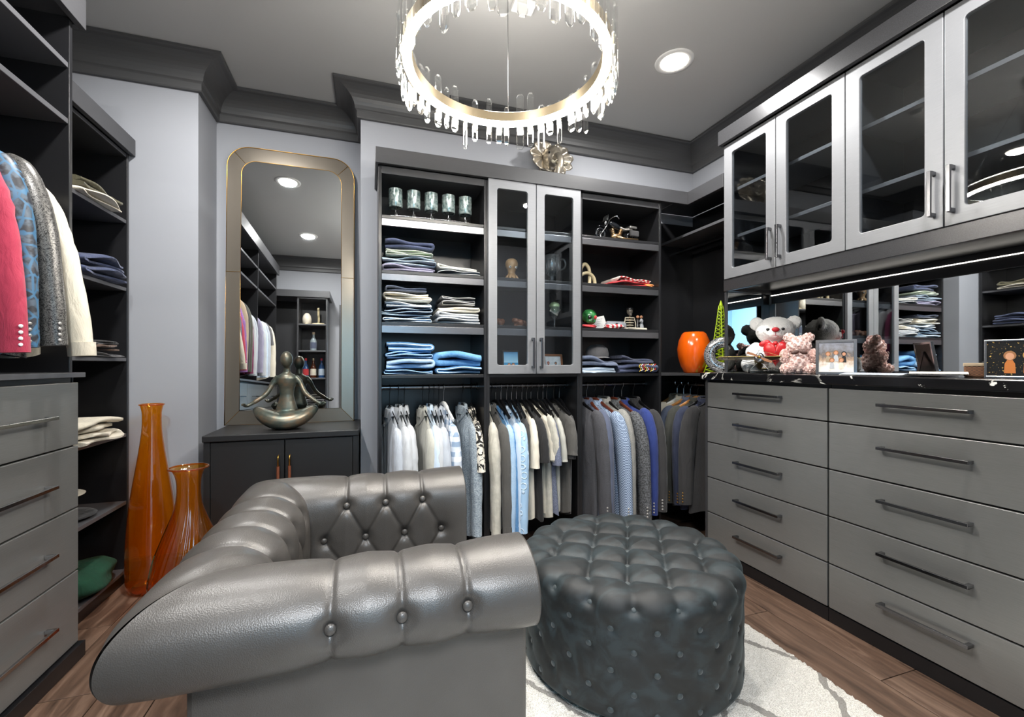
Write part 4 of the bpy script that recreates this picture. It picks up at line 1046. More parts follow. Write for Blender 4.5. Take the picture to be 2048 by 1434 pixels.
stack(.213, 2.615, S4, [(.26, .27, .028, 3, 'jeansblue', 'folded_jeans', 'blue jeans at the bottom left of the lowest shelf', {'edge': SEAM}), (.25, .27, .052, 2, 'denimlight', 'folded_jeans', 'light blue jeans second from bottom on the lowest shelf'), (.25, .26, .036, 3, 'jeansblue', 'folded_jeans', 'blue jeans with rolled pale hems on the lowest shelf', {'edge': SEAM}), (.24, .26, .056, 2, 'denim', 'folded_jeans', 'deep blue jeans topping the lowest shelf stack', {'edge': SEAM})], 'folded clothes in the left tower', 180)
stack(.497, 2.615, S4, [(.245, .27, .040, 2, 'denim', 'folded_jeans', 'dark blue jeans under the single large folded pair', {'edge': SEAM}), (.255, .27, .082, 2, 'jeansblue', 'folded_jeans', 'large mid blue jeans on the lowest shelf', {'droop': .03})], 'folded clothes in the left tower', 200)
# left shelf unit
LC = -1.37
stack(LC, 2.52, LSZ[0], [(.30, .42, .026, 2, 'ivory', 'folded_sweater', 'white folded sweater under the olive one on the left shelf', {'rz': PI/2}), (.27, .40, .05, 2, 'moss', 'folded_sweater', 'olive knit sweater on the top left shelf', {'rz': PI/2, 'amp': .013})], 'sweaters on the left shelves', 300)
stack(LC, 2.53, LSZ[1], [(.33, .44, .045, 2, 'slateblue', 'folded_sweater', 'slate blue sweater, lower of two on the second left shelf', {'rz': PI/2, 'amp': .01}), (.31, .44, .045, 2, 'slateblue', 'folded_sweater', 'quilted slate blue sweater, upper of two on the left shelf', {'rz': PI/2, 'amp': .014})], 'sweaters on the left shelves', 310)
stack(LC, 2.52, LSZ[2], [(.31, .40, .022, 2, 'greycloth', 'folded_shirt', 'grey white printed tee at the bottom of the third left shelf', {'rz': PI/2}), (.30, .40, .028, 2, 'brown', 'folded_shirt', 'rust brown tee on the third left shelf', {'rz': PI/2}), (.27, .38, .025, 2, 'charcoal', 'folded_shirt', 'charcoal tee topping the third left shelf', {'rz': PI/2})], 'sweaters on the left shelves', 320)
stack(LC, 2.49, LSZ[3], [(.34, .44, .045, 2, 'ivory', 'folded_towel', 'ivory towel, lower of two on the fourth left shelf', {'rz': PI/2, 'amp': .008}), (.32, .42, .055, 2, 'cream', 'folded_towel', 'cream towel, upper of two on the fourth left shelf', {'rz': PI/2, 'amp': .010})], 'sweaters on the left shelves', 330)
def hat(loc, label, m, s=1.0):
    t = thing('brimmed_hat', label, 'hat', loc, group='hats on the left shelf')
    b = MB(); pr_ = [(.001, .098), (.05, .1), (.072, .09), (.08, .05), (.085, .012), (.12, .006), (.15, .014), (.152, .018), (.12, .011), (.086, .016)]
    b.lathe([(r*s, z*s) for r, z in pr_], 40, sx=1.12, sy=.95, cap=False); b.build('hat_body', m, t, True); MB().lathe([(.083*s, .016*s), (.0845*s, .016*s), (.0815*s, .045*s), (.080*s, .045*s)], 40, sx=1.13, sy=.96, cap=False).build('hat_band', BLACK, t, True)
hat((-1.37, 2.52, LSZ[4]+.0), 'black felt hat lying flat on the fifth left shelf', C['black']); 
hat((-1.385, 2.50, LSZ[4]+.1015), 'cream brimmed hat stacked on the black hat', C['cream'], .9)
def lump(name, label, cat, loc, m, r, seed, rz=0, bump=.12, group=None):
    t = thing(name, label, cat, loc, rz, group); rg_ = random.Random(seed); ph = [rg_.uniform(0, 6) for _ in range(6)]
    rows = []
    for i in range(48):
        a = 2*PI*i/48; col = []
        for j in range(25):
            e = PI*j/24-PI/2; ce, se = math.cos(e), math.sin(e)
            f = 1+bump*(math.sin(3*a+ph[0]+2*se)+.6*math.sin(5*a+ph[1]+4*se)+.5*math.sin(7*se+ph[2]+2*a))
            sg = lambda q, p: math.copysign(abs(q)**p, q)
            col.append((r[0]*sg(math.cos(a), .8)*ce**.7*f, r[1]*sg(math.sin(a), .8)*ce**.7*f, max(0.001, r[2]*(1+sg(se, .85))*(.85+.15*f))))
        rows.append(col)
    MB().grid(rows, closed_u=True).build('cloth_bundle', m, t, True); return t
lump('rolled_sweater', 'dark green fuzzy sweater rolled on the bottom left shelf', 'sweater', (-1.275, 2.56, LSZ[5]), C['green'], (.115, .185, .062), 5, .12, .06)
# ================= tower trinkets =================
og = (.346, 2.57, S1); t = thing('candle_holder', 'row of five frosted glass candle cups on a low metal stand', 'candle holder', og)
MB().tube(smooth_path([(-.255, 0, .001), (-.235, 0, .028), (-.20, 0, .036), (0, 0, .038), (.20, 0, .036), (.235, 0, .028), (.255, 0, .001)], 4), .0025, 6).build('stand_bar', STEEL, t, True)
g = G('mercury_glass'); nz = g.noise(g.co(), 60, 4); g.base(g.ramp(nz.outputs[0], [(.35, '#5f7a7a'), (.6, '#c9d6d2')]), .2, .55); MERC = g.m
for k in range(5):
    x = -.2+.1*k; b = MB(); b.tube([(x, -.0, .036), (x, -.02, .045), (x, -.026, .03), (x, -.03, .001)], [(.008, .002)]*4, 8); b.tube([(x, 0, .036), (x, 0, .082)], .003, 8); b.build('stand_leg', STEEL, t)
    MB().lathe([(.001, .078), (.036, .078), (.039, .082), (.0385, .16), (.038, .18), (.0355, .18), (.036, .092), (.001, .088)], 28, (x, 0, 0)).build('candle_cup', MERC, t, True, auto=50)
# octopus
t = thing('octopus_figurine', 'small tan ceramic octopus behind the left glass door', 'figurine', (.845, 2.60, S2)); OCT = plain('tan_ceramic', '#a5835f', .3, var=.25, vscale=30)
b = MB(); b.lathe([(.026, .035), (.022, .055), (.027, .075), (.038, .095), (.041, .115), (.034, .135), (.018, .146), (.001, .148)], 24)
for k in range(8):
    a = 2*PI*k/8+.2; ca, sa = math.cos(a), math.sin(a); b.tube(smooth_path([(.012*ca, .012*sa, .045), (.03*ca, .03*sa, .03), (.048*ca, .048*sa, .009), (.066*ca, .066*sa, .007), (.07*ca-.01*sa, .07*sa+.01*ca, .012)], 4), [.012]*5+[.009]*6+[.006]*6, 8)
b.build('octopus_body', OCT, t, remesh=.0035)
for s in (-1, 1): e = MB().ball((s*.02, -.033, .088), .0075, 12, 8).build('eye', WHITE, t, True); MB().ball((s*.021, -.0395, .088), .0035, 8, 6).build('pupil', BLACK, e, True)
# glass mug on a foot
def lathe_thing(name, label, cat, loc, pr_, m, part='body', n=32, parent=None):
    t = thing(name, label, cat, loc); MB().lathe(pr_, n, cap=False).build(part, m, t, True); return t
t = lathe_thing('footed_mug', 'clear cut-glass footed mug behind the right glass door', 'mug', (1.115, 2.60, S2), [(.001, .0), (.036, .0), (.036, .006), (.016, .018), (.012, .03), (.018, .04), (.012, .052), (.03, .065), (.05, .09), (.055, .13), (.056, .185), (.053, .185), (.051, .13), (.046, .095), (.001, .072)], CLEAR, 'bowl')
MB().tube(smooth_path([(.053, 0, .165), (.085, 0, .168), (.098, 0, .14), (.085, 0, .108), (.05, 0, .098)], 5), .006, 8).build('handle', CLEAR, t, True)
for k in range(12):
    a = 2*PI*k/12; MB().tube([(.0565*math.cos(a), .0565*math.sin(a), .15), (.053*math.cos(a), .053*math.sin(a), .1), (.036*math.cos(a+.26), .036*math.sin(a+.26), .072)], .0016, 5).build('cut_facet', STEEL, t, True)
t = lathe_thing('small_goblet', 'small glass goblet holding a wrapped white card', 'goblet', (1.135, 2.60, S3), [(.001, 0), (.028, 0), (.026, .004), (.006, .012), (.005, .06), (.02, .075), (.034, .1), (.036, .14), (.034, .14), (.03, .1), (.001, .08)], CLEAR, 'bowl')
MB().box(-.03, .03, -.012, -.008, .1, .145).build('card', C['ivory'], t, rot=(0, .5, 0), loc=(-.06, 0, .01)); MB().lathe([(.001, .09), (.03, .12), (.034, .155), (.02, .17), (.001, .165)], 12).build('wrap', plain('green_cellophane', '#9db38a', .3), t, True)
CORAL = plain('rust_coral', '#6f4630', .6, var=.4, vscale=40)
for k, (x, s) in enumerate(((.775, .034), (.895, .038), (.935, .03))):
    t = thing('coral_piece', ['rust coral on a white base, leftmost behind the left glass door', 'rounded rust coral in the middle behind the left glass door', 'smallest rust coral beside the centre stile'][k], 'coral', (x, 2.62, S3), group='coral pieces')
    b = MB(); rr_ = random.Random(k)
    for q in range(7): b.ball((rr_.uniform(-s, s)*.7, rr_.uniform(-s, s)*.5, s*rr_.uniform(.5, 1.3)), s*rr_.uniform(.35, .6), 10, 8)
    b.build('coral_growth', CORAL, t, remesh=.004); MB().lathe([(s*1.05, 0), (s*1.1, .004), (s*.9, .012)], 18).build('base', WHITE, t)
def photo_mat(name, kind):
    g = G(name); s = g.n('SeparateXYZ', {0: g.co('Generated')}); nz = g.noise(g.co('Generated'), 5, 4)
    if kind == 'beach': c = g.ramp(s.outputs[2], [(.0, '#d8d6c8'), (.18, '#6fb9d8'), (.45, '#2f8fc0'), (.5, '#a8d4ea'), (1, '#5aa6da')])
    elif kind == 'snow': c = g.mix(g.ramp(nz.outputs[0], [(.45, (0, 0, 0)), (.55, (1, 1, 1))]), '#e6e8ea', '#d6dade')
    elif kind == 'night': c = g.mix(g.ramp(g.noise(g.co('Generated'), 22, 2).outputs[0], [(.64, (0, 0, 0)), (.68, (1, 1, 1))]), '#15120e', '#d8b060')
    else: c = g.ramp(g.math('ADD', g.math('MULTIPLY', nz.outputs[0], .5), g.math('MULTIPLY', s.outputs[2], .6)), [(.35, '#e3dfd8'), (.5, '#b79a80'), (.62, '#6a6462'), (.8, '#8d8f98')])
    g.base(c, .25); return g.m
SKIN = plain('print_skin', '#c08a68', .5); HAIRP = plain('print_hair', '#8a5a30', .5)
def frame(label, loc, rz, w, h, fm, pm, figs=(), tilt=.16, bw=.008, cat='photo frame'):
    t = thing('photo_frame', label, cat, loc, rot=(-tilt, 0, rz))
    b = ring_frame(w, h, bw, .012, .001, (0, 0, h/2), 'y'); b.build('frame_border', fm, t, bevel=.001)
    ph = MB().box(-w/2+bw-.001, w/2-bw+.001, .004, .008, bw-.001, h-bw+.001).build('photo_print', pm, t)
    for (x, z, s, cm, hm) in figs:
        MB().prism([(x+s*.5*u, z+s*v) for u, v in ((-.9, -1.6), (.9, -1.6), (.8, -.5), (.35, .0), (-.35, .0), (-.8, -.5))], 'y', .0034, .004).build('printed_figure', cm, ph)
        MB().prism([(x+s*.5*math.cos(a*PI/8), z+s*.45+s*.55*math.sin(a*PI/8)) for a in range(16)], 'y', .0031, .0036).build('printed_hair', hm, ph); MB().prism([(x+s*.34*math.cos(a*PI/8), z+s*.35+s*.42*math.sin(a*PI/8)) for a in range(16)], 'y', .0027, .0033).build('printed_face', SKIN, ph)
    MB().box(-w/2+.003, w/2-.003, .0085, .011, .003, h-.003).build('frame_back', BLACK, t)
    MB().prism([(.012, h*.7), (.012+math.sin(tilt)*h*.75+.02, .004), (.016+math.sin(tilt)*h*.75+.02, .004), (.016, h*.7)], 'x', -.012, .012).build('easel_leg', BLACK, t)
    return t
BEACH, SNOW, NIGHT, PARTY = photo_mat('beach_print', 'beach'), photo_mat('snow_print', 'snow'), photo_mat('night_print', 'night'), photo_mat('party_print', 'party')
frame('slim frame with a blue seaside photo behind the left glass door', (.835, 2.57, S4+.001), -.1, .105, .145, BLACK, BEACH, [(-.012, .045, .022, C['lilac'], HAIRP), (.014, .046, .022, C['white'], HAIRP)])
frame('wooden frame with a snowy family photo behind the right glass door', (1.12, 2.57, S4+.001), .15, .145, .125, plain('frame_wood', '#8a5a3c', .5), SNOW, [(-.035, .06, .018, C['red'], C['red']), (.02, .058, .018, C['jeansblue'], C['denimdark']), (.012, .032, .015, C['black'], C['red'])], bw=.014)
# toy motorcycle
t = thing('toy_motorcycle', 'black and chrome model motorcycle on the top right shelf', 'model motorcycle', (1.565, 2.555, S1), .12); COPPER = plain('engine_bronze', '#a58a68', .3, .9); DKG = plain('gloss_black', '#15171a', .15)
for x, nm in ((-.135, 'front_wheel'), (.115, 'rear_wheel')):
    wl = MB().tube([(x+.033*math.cos(2*PI*k/28), 0, .042+.033*math.sin(2*PI*k/28)) for k in range(28)], .0095, 10, closed=True).build(nm, DKG, t, True)
    b = MB()
    for k in range(9): b.tube([(x, 0, .042), (x+.031*math.cos(2*PI*k/9), 0, .042+.031*math.sin(2*PI*k/9))], .0012, 5)
    b.build('spokes', STEEL, wl)
    MB().tube([(x+.048*math.cos(a*PI/12), 0, .044+.048*math.sin(a*PI/12)) for a in range(1, 9)], [(.013, .003)]*8, 8).build('fender', DKG, t, True)
for s in (-1, 1): MB().tube([(-.135, s*.014, .042), (-.072, s*.014, .125)], .0042, 8).build('fork', STEEL, t, True)
MB().tube(smooth_path([(-.03, -.06, .135), (-.05, -.055, .152), (-.07, -.025, .142), (-.073, 0, .13), (-.07, .025, .142), (-.05, .055, .152), (-.03, .06, .135)], 4), .0032, 8).build('handlebar', STEEL, t, True)
MB().ball((-.098, 0, .115), (.014, .017, .017), 16, 10).build('headlight', STEEL, t, True); MB().prism([(-.1, .13), (-.09, .165), (-.087, .165), (-.092, .13)], 'y', -.025, .025).build('windscreen', CLEAR, t)
MB().ball((-.025, 0, .108), (.055, .022, .022), 20, 12, Matrix.Rotation(.3, 3, 'Y')).build('fuel_tank', DKG, t, True)
MB().tube(smooth_path([(.02, 0, .098), (.05, 0, .09), (.08, 0, .094), (.115, 0, .1)], 4), [(.02, .009)]*13, 10).build('seat', plain('seat_cream', '#8f8a84', .5), t, True)
for k, (x, an) in enumerate(((-.03, -.35), (.015, .35))):
    b = MB()
    for q in range(6): b.lathe([(.015, q*.008), (.0165, q*.008+.002), (.015, q*.008+.004)], 14)
    b.build('engine_cylinder', COPPER, t, True, rot=(0, an, 0), loc=(x, 0, .045))
MB().ball((-.005, 0, .036), (.045, .022, .022), 18, 12).build('engine_case', COPPER, t, True)
for s in (-1, 1):
    MB().tube([(-.02, s*.025, .03), (.05, s*.028, .024), (.15, s*.028, .03)], .007, 10).build('exhaust_pipe', COPPER, t, True); MB().box(.085, .15, s*.02, s*.042, .045, .085).build('saddlebag', C['charcoal'], t, bevel=.006)
MB().box(.085, .145, -.03, .03, .1, .118).build('rear_case', plain('case_grey', '#7c7b78', .3, .5), t, bevel=.006); MB().ball((.165, 0, .07), (.008, .012, .01), 12, 8).build('tail_light', plain('tail_cream', '#cfc6ae', .3), t, True)
# knot sculpture
KN = plain('cream_ceramic', '#cdbd98', .35)
t = thing('knot_sculpture', 'cream ceramic interlocking loop sculpture on the second right shelf', 'sculpture', (1.345, 2.58, S2))
MB().tube(smooth_path([(-.028, .01, .011), (-.030, .01, .07), (-.026, .008, .12), (0, .006, .146), (.026, .004, .12), (.03, -.002, .07), (.026, -.004, .011)], 6), .0115, 12).build('tall_loop', KN, t, True)
MB().tube(smooth_path([(-.064, -.014, .011), (-.055, -.016, .05), (-.02, -.018, .08), (.02, -.016, .082), (.055, -.01, .055), (.066, -.006, .011)], 6), .0115, 12).build('low_loop', KN, t, True)
folded(1.63, 2.61, S2+.001, .32, .25, .026, 2, C['red'], 400, 'folded_scarf', 'red cloth folded on the second right shelf', 'coloured cloths', amp=.008)
folded(1.66, 2.60, S2+.030, .26, .24, .020, 2, C['redstripe'], 401, 'folded_scarf', 'red and white striped cloth on top of the red one', 'coloured cloths', amp=.010)
lump('folded_scarf', 'small orange cloth at the right end of the second shelf', 'clothes', (1.775, 2.52, S2+.001), C['orange'], (.04, .04, .012), 4, group='coloured cloths')
# trinket shelf
GRN = plain('green_skull_glaze', '#2f6a3a', .15, var=.7, vscale=24)
t = thing('painted_skull', 'glossy green painted skull on the third right shelf', 'skull', (1.36, 2.56, S3+.03)); b = MB(); b.ball((0, 0, .052), (.05, .056, .048), 24, 16); b.ball((0, -.025, .02), (.033, .032, .022), 16, 10); b.build('skull', GRN, t, remesh=.004)
for s in (-1, 1): MB().ball((s*.019, -.047, .043), (.013, .011, .013), 12, 8).build('eye_socket', C['red'] if s > 0 else BLACK, t, True)
MB().ball((0, -.056, .026), (.006, .005, .009), 10, 8).build('nose_socket', BLACK, t, True)
lump('red_bandana', 'crumpled red bandana under the green skull', 'cloth', (1.345, 2.56, S3+.001), C['red'], (.06, .06, .014), 8, bump=.08)
t = thing('gold_box', 'small straw-coloured box at the left end of the third shelf', 'box', (1.29, 2.60, S3)); STRAW = plain('straw', '#b59a5c', .7, var=.2, vscale=50); MB().box(-.024, .024, -.03, .03, 0, .085).build('box_body', STRAW, t, bevel=.003); MB().box(-.026, .026, -.032, .032, .085, .1).build('lid', STRAW, t, bevel=.003)
t = thing('note_card', 'white handwritten note card leaning beside the green skull', 'card', (1.47, 2.60, S3+.001), rot=(-.3, -.2, -.1)); cd = MB().box(-.052, .052, 0, .002, .012, .095).build('card_sheet', WHITE, t)
INK = plain('ink', '#4a4a55', .6)
for r_ in range(4):
    pth = [(-.036+.072*q/18, -.0004, .075-r_*.014+.0035*math.sin(q*1.9+r_)) for q in range(19-r_*3)]; MB().tube(pth, .0008, 4).build('handwriting', INK, cd)
lump('candy_cloth', 'red and white patterned cloth at the front of the third shelf', 'cloth', (1.515, 2.52, S3+.001), C['redstripe'], (.062, .04, .016), 12, group='coloured cloths')
t = thing('plush_roll', 'white plush roll with a black spot on the third shelf', 'plush toy', (1.575, 2.585, S3+.001)); MB().tube([(-.075, 0, .03), (-.065, 0, .03), (.06, 0, .03), (.07, 0, .03)], [.016, .029, .029, .018], 18).build('roll', C['white2'], t, True); MB().ball((-.01, -.027, .034), (.012, .005, .012), 12, 8).build('spot', BLACK, t, True)
t = thing('skeleton_figure', 'small black and bone skeleton figurine in the third right shelf', 'figurine', (1.672, 2.57, S3+.001)); BONE = plain('bone', '#c9c2ae', .5)
b = MB(); b.ball((0, 0, .128), (.021, .022, .025), 16, 12); b.ball((0, -.008, .105), (.012, .012, .012), 12, 8); b.build('skull', plain('dark_bone', '#57534c', .4), t, remesh=.0028); MB().lathe([(.022, .138), (.023, .142), (.02, .15), (.001, .158)], 18).build('cap', BLACK, t, True)
MB().tube([(0, 0, .0), (0, 0, .1)], .005, 8).build('spine', plain('brown_bone', '#7a5a38', .5), t, True)
for q in range(4): MB().tube([((.033-.003*q)*math.cos(a*2*PI/16), .016*math.sin(a*2*PI/16), .085-.017*q) for a in range(16)], .0035, 6, closed=True).build('rib', BONE, t, True)
for s in (-1, 1): MB().tube([(s*.034, 0, .085), (s*.042, -.004, .05), (s*.036, -.012, .012)], .0035, 6).build('arm_bone', BONE, t, True)
t = thing('couple_figurine', 'small dancing couple figurine at the right end of the third shelf', 'figurine', (1.748, 2.57, S3+.001))
for s, cm in ((-1, BLACK), (1, C['white'])): b = MB(); b.lathe([(.018, 0), (.016, .03), (.010, .05), (.013, .07), (.006, .08), (.001, .083)], 14, (s*.015, 0, 0)); b.tube([(s*.02, -.004, .07), (s*.012, -.018, .055), (-s*.008, -.016, .06)], .0038, 6); b.build('figure', cm, t, True); MB().ball((s*.014, 0, .093), .0105, 12, 8).build('head', SKIN, t, True)
t = thing('flat_cards', 'pale booklet lying flat at the front of the third shelf', 'booklet', (1.67, 2.50, S3+.001)); 
for k in range(3): MB().box(-.075, .075, -.02, .02, .004*k, .004*k+.0035).build('booklet_page', C['ivory'], t, rot=(0, 0, .05*k))
t = thing('cupcake_ornament', 'tiny cupcake ornament behind the note card', 'ornament', (1.545, 2.66, S3)); MB().lathe([(.014, 0), (.019, .03), (.001, .031)], 16).build('cup', C['tan'], t); MB().lathe([(.02, .03), (.018, .042), (.010, .055), (.001, .066)], 16).build('icing', C['pink'], t, True)
# lowest right shelf
stack(1.39, 2.61, S4, [(.24, .27, .045, 2, 'paleblue', 'folded_shirt', 'pale blue tee at the bottom left of the lowest right shelf', {'amp': .01}), (.24, .27, .055, 2, 'bluegrey', 'folded_shirt', 'dusty blue tee slumped on the pale blue one', {'amp': .014, 'droop': .05})], 'tees on the lowest right shelf', 420)
tees = stack(1.665, 2.60, S4, [(.29, .27, .06, 2, 'slateblue', 'folded_shirt', 'navy tee with bright lettering, lower of two', {'amp': .010, 'droop': .02}), (.24, .26, .045, 2, 'navy', 'folded_shirt', 'dark navy tee, upper of two on the lowest right shelf', {'amp': .012, 'droop': .04})], 'tees on the lowest right shelf', 430)
t = tees[0]; GP = {'y': plain('print_yellow', '#d2b13c', .7), 'w': WHITE, 'r': plain('print_red', '#c0392b', .7)}
for k in range(9): b = MB(); x = -.05+.014*k; b.tube(smooth_path([(x, 0, -.018+.006*(k % 3)), (x+.012, -.002, -.002), (x-.002, -.001, .016), (x+.014, 0, .032)], 3), .0022, 5); b.build('printed_letter', GP['ywr'[k % 3]], t, loc=(.05, -.150, .028))
t = thing('baseball_cap', 'faded grey cap on the blue tees of the lowest right shelf', 'cap', (1.44, 2.60, S4+.108), -.6); MB().lathe([(.075, .0), (.078, .02), (.07, .055), (.04, .078), (.001, .084)], 28, cap=False).build('crown', C['greycloth'], t, True)
MB().grid([[((.075+.06*v*math.cos(a))*math.sin(a), -(.072+.06*v)*math.cos(a), .004-.012*v) for v in (0, .5, 1)] for a in [(-1+2*i/16)*.95 for i in range(17)]]).build('visor', C['greycloth'], t, True)
# ================= corner shelf pieces =================
g = G('orange_lacquer'); nz = g.noise(g.co(), 11, 4, .6, 1.5); n2 = g.noise(g.co(), 5.5, 1); mk_ = g.mix(1.0, g.ramp(nz.outputs[0], [(.5, (0, 0, 0)), (.54, (1, 1, 1))]), g.ramp(n2.outputs[0], [(.52, (0, 0, 0)), (.56, (1, 1, 1))]), 'MULTIPLY')
g.base(g.mix(mk_, '#d4570d', '#b98a2c'), .16); t = thing('orange_vase', 'glossy orange oval vase with gold leaf flowers in the corner', 'vase', (2.15, 2.515, 1.075)); MB().lathe([(.06, 0), (.066, .004), (.088, .05), (.105, .11), (.11, .165), (.1, .225), (.08, .27), (.066, .283), (.062, .283), (.075, .265), (.095, .2)], 44).build('vase_body', g.m, t, True)
g = G('mosaic_silver'); vo = g.n('TexVoronoi', {'Vector': g.co(), 'Scale': 95}, feature='DISTANCE_TO_EDGE'); g.base(g.ramp(vo.outputs[0], [(.05, '#191919'), (.09, '#cfcfcf')]), .15, .7); MOS = g.m
t = thing('mosaic_ring', 'upright silver mosaic ring beside the orange vase', 'ornament', (2.165, 2.262, 1.075), -.75); b = MB(); b.tube([(.082*math.cos(a*2*PI/48), 0, .118+.082*math.sin(a*2*PI/48)) for a in range(48)], [(.022, .036)]*48, 14, closed=True); b.build('ring_body', MOS, t, True)
LIME = plain('lime_metal', '#a7c21e', .35); t = thing('lattice_tower', 'lime green lattice tower model behind the mosaic ring', 'model tower', (2.25, 2.375, 1.075), .2)
lv = [(.075, 0), (.058, .07), (.044, .14), (.03, .23), (.02, .33), (.012, .42), (.008, .455)]
for sx_, sy_ in ((1, 1), (-1, 1), (-1, -1), (1, -1)): MB().tube([(sx_*w_, sy_*w_, z) for w_, z in lv], [.0045]*3+[.003]*4, 6).build('tower_leg', LIME, t, True)
b = MB()
for (w0, z0), (w1, z1) in zip(lv, lv[1:]):
    n_ = 3 if z1 < .2 else 4
    for q in range(n_):
        za, zb_ = z0+(z1-z0)*q/n_, z0+(z1-z0)*(q+1)/n_; wa, wb = w0+(w1-w0)*q/n_, w0+(w1-w0)*(q+1)/n_
        for f in range(4):
            c_, s_2 = [(1, 0), (0, 1), (-1, 0), (0, -1)][f]
            P2 = lambda u, w_, z: ((u*w_ if c_ == 0 else c_*w_), (u*w_ if s_2 == 0 else s_2*w_), z)
            b.tube([P2(-1, wa, za), P2(1, wb, zb_)], .0016, 4); b.tube([P2(1, wa, za), P2(-1, wb, zb_)], .0016, 4)
b.build('lattice_bracing', LIME, t)
for w_, z in ((.062, .075), (.034, .215), (.014, .425)): MB().box(-w_, w_, -w_, w_, z, z+.008).build('platform', LIME, t)
MB().lathe([(.012, .455), (.010, .465), (.001, .49)], 10).build('spire', LIME, t)
# ================= counter pieces =================
ZT = 1.0855
g = G('white_plush'); nz = g.noise(g.co(), 150, 3); g.base('#efedea', .95, **{'Sheen Weight': .5}); g.bump(nz.outputs[0], .8, .006); PLUSH = g.m
t = thing('teddy_bear', 'big white plush teddy bear holding a red heart on the counter', 'teddy bear', (2.215, 1.93, ZT), -.83); b = MB()
b.ball((0, 0, .10), (.095, .085, .10), 24, 16); b.ball((0, -.01, .24), (.098, .088, .080), 28, 18); b.ball((0, -.07, .222), (.05, .04, .038), 20, 12)
for s in (-1, 1):
    b.ball((s*.092, .01, .285), (.040, .022, .040), 18, 12); b.tube(smooth_path([(s*.08, 0, .15), (s*.115, -.04, .115), (s*.075, -.085, .09)], 5), [.036]*6+[.033]*5, 14); b.tube(smooth_path([(s*.06, -.03, .045), (s*.10, -.09, .042), (s*.125, -.13, .04)], 5), [.042]*6+[.044]*5, 14)
    b.ball((s*.128, -.14, .046), (.042, .032, .046), 16, 12); b.ball((s*.07, -.088, .088), .034, 14, 10)
bo = b.build('plush_body', PLUSH, t, remesh=.006)
tx = bpy.data.textures.new('fur_noise', 'CLOUDS'); tx.noise_scale = .012; dm = bo.modifiers.new('fur', 'DISPLACE'); dm.texture = tx; dm.strength = .008; dm.mid_level = .5
MB().ball((0, -.112, .24), (.019, .012, .013), 16, 10).build('nose', plain('red_felt', '#b01826', .7), t, True)
for s in (-1, 1): MB().ball((s*.036, -.093, .243), (.009, .007, .008), 14, 10).build('eye', BLACK, t, True)
MB().tube([(0, -.112, .23), (0, -.114, .208)], .0016, 5).build('mouth_stitch', C['pink'], t); MB().tube([(-.016, -.108, .203), (0, -.114, .208), (.016, -.108, .203)], .0014, 5).build('mouth_stitch', C['pink'], t)
RED = plain('red_satin', '#b81f24', .35); hb = MB(); pts_ = []
for k in range(40):
    a = 2*PI*k/40; pts_.append((.0048*16*math.sin(a)**3*.78, .0048*(13*math.cos(a)-5*math.cos(2*a)-2*math.cos(3*a)-math.cos(4*a))))
rows = [[(x*f, -.118-d, .115+z*f) for x, z in pts_] for f, d in ((.05, .018), (.5, .016), (.8, .010), (.97, .002), (1, -.008), (.8, -.018), (.05, -.02))]
hb.grid(rows, closed_v=True); hb.build('satin_heart', RED, t, True)
for s in (-1, 1):
    MB().ball((s*.052, -.082, .165), (.030, .010, .018), 14, 10, Matrix.Rotation(s*.3, 3, 'Y')).build('bow_loop', RED, t, True)
MB().ball((0, -.095, .165), (.012, .01, .012), 12, 8).build('bow_knot', RED, t, True)
# rose bear
t = thing('rose_bear', 'small pink bear made of foam roses beside the teddy bear', 'rose bear', (2.11, 1.70, ZT), -.85); PNK = plain('pink_foam', '#f8dcd6', .8, var=.18, vscale=60); rr_ = random.Random(9)
cores = [((0, 0, .062), (.056, .05, .062)), ((0, -.004, .145), (.05, .046, .045)), ((-.042, 0, .185), (.02, .014, .02)), ((.042, 0, .185), (.02, .014, .02)), ((-.052, -.035, .025), (.026, .034, .024)), ((.052, -.035, .025), (.026, .034, .024)), ((-.06, -.015, .09), (.02, .025, .032)), ((.06, -.015, .09), (.02, .025, .032))]
b = MB()
for c_, r_ in cores: b.ball(c_, r_, 16, 10)
b.build('foam_core', PNK, t, True)
b = MB()
for c_, r_ in cores:
    n_ = int(2600*max(r_)**1.25); 
    for k in range(n_):
        z = 1-2*(k+.5)/n_; a = k*2.39996; q = math.sqrt(1-z*z); nrm = Vector((q*math.cos(a), q*math.sin(a), z)); p = (c_[0]+r_[0]*nrm.x, c_[1]+r_[1]*nrm.y, max(.008, c_[2]+r_[2]*nrm.z))
        Rm = nrm.to_track_quat('Z', 'Y').to_matrix(); s = rr_.uniform(.0065, .0085)
        for ring, zz in ((1.0, .0), (.6, .35)):
            rw_ = []
            for i in range(7):
                aa = 2*PI*i/7+ring*3; v0 = Rm @ Vector((ring*s*math.cos(aa), ring*s*math.sin(aa), s*(zz-.2))); v1 = Rm @ Vector((ring*s*1.15*math.cos(aa), ring*s*1.15*math.sin(aa), s*(zz+.55+.15*(i % 2))))
                rw_.append([tuple(Vector(p)+v0), tuple(Vector(p)+v1)])
            b.grid(rw_, closed_u=True)
o_ = b.build('rose_petals', PNK, t, True); o_['kind'] = 'stuff'
for s in (-1, 1): MB().ball((s*.018, -.058, .108), (.018, .005, .010), 12, 8, Matrix.Rotation(s*.3, 3, 'Y')).build('ribbon_loop', plain('brown_ribbon', '#4a2f28', .5), t, True)
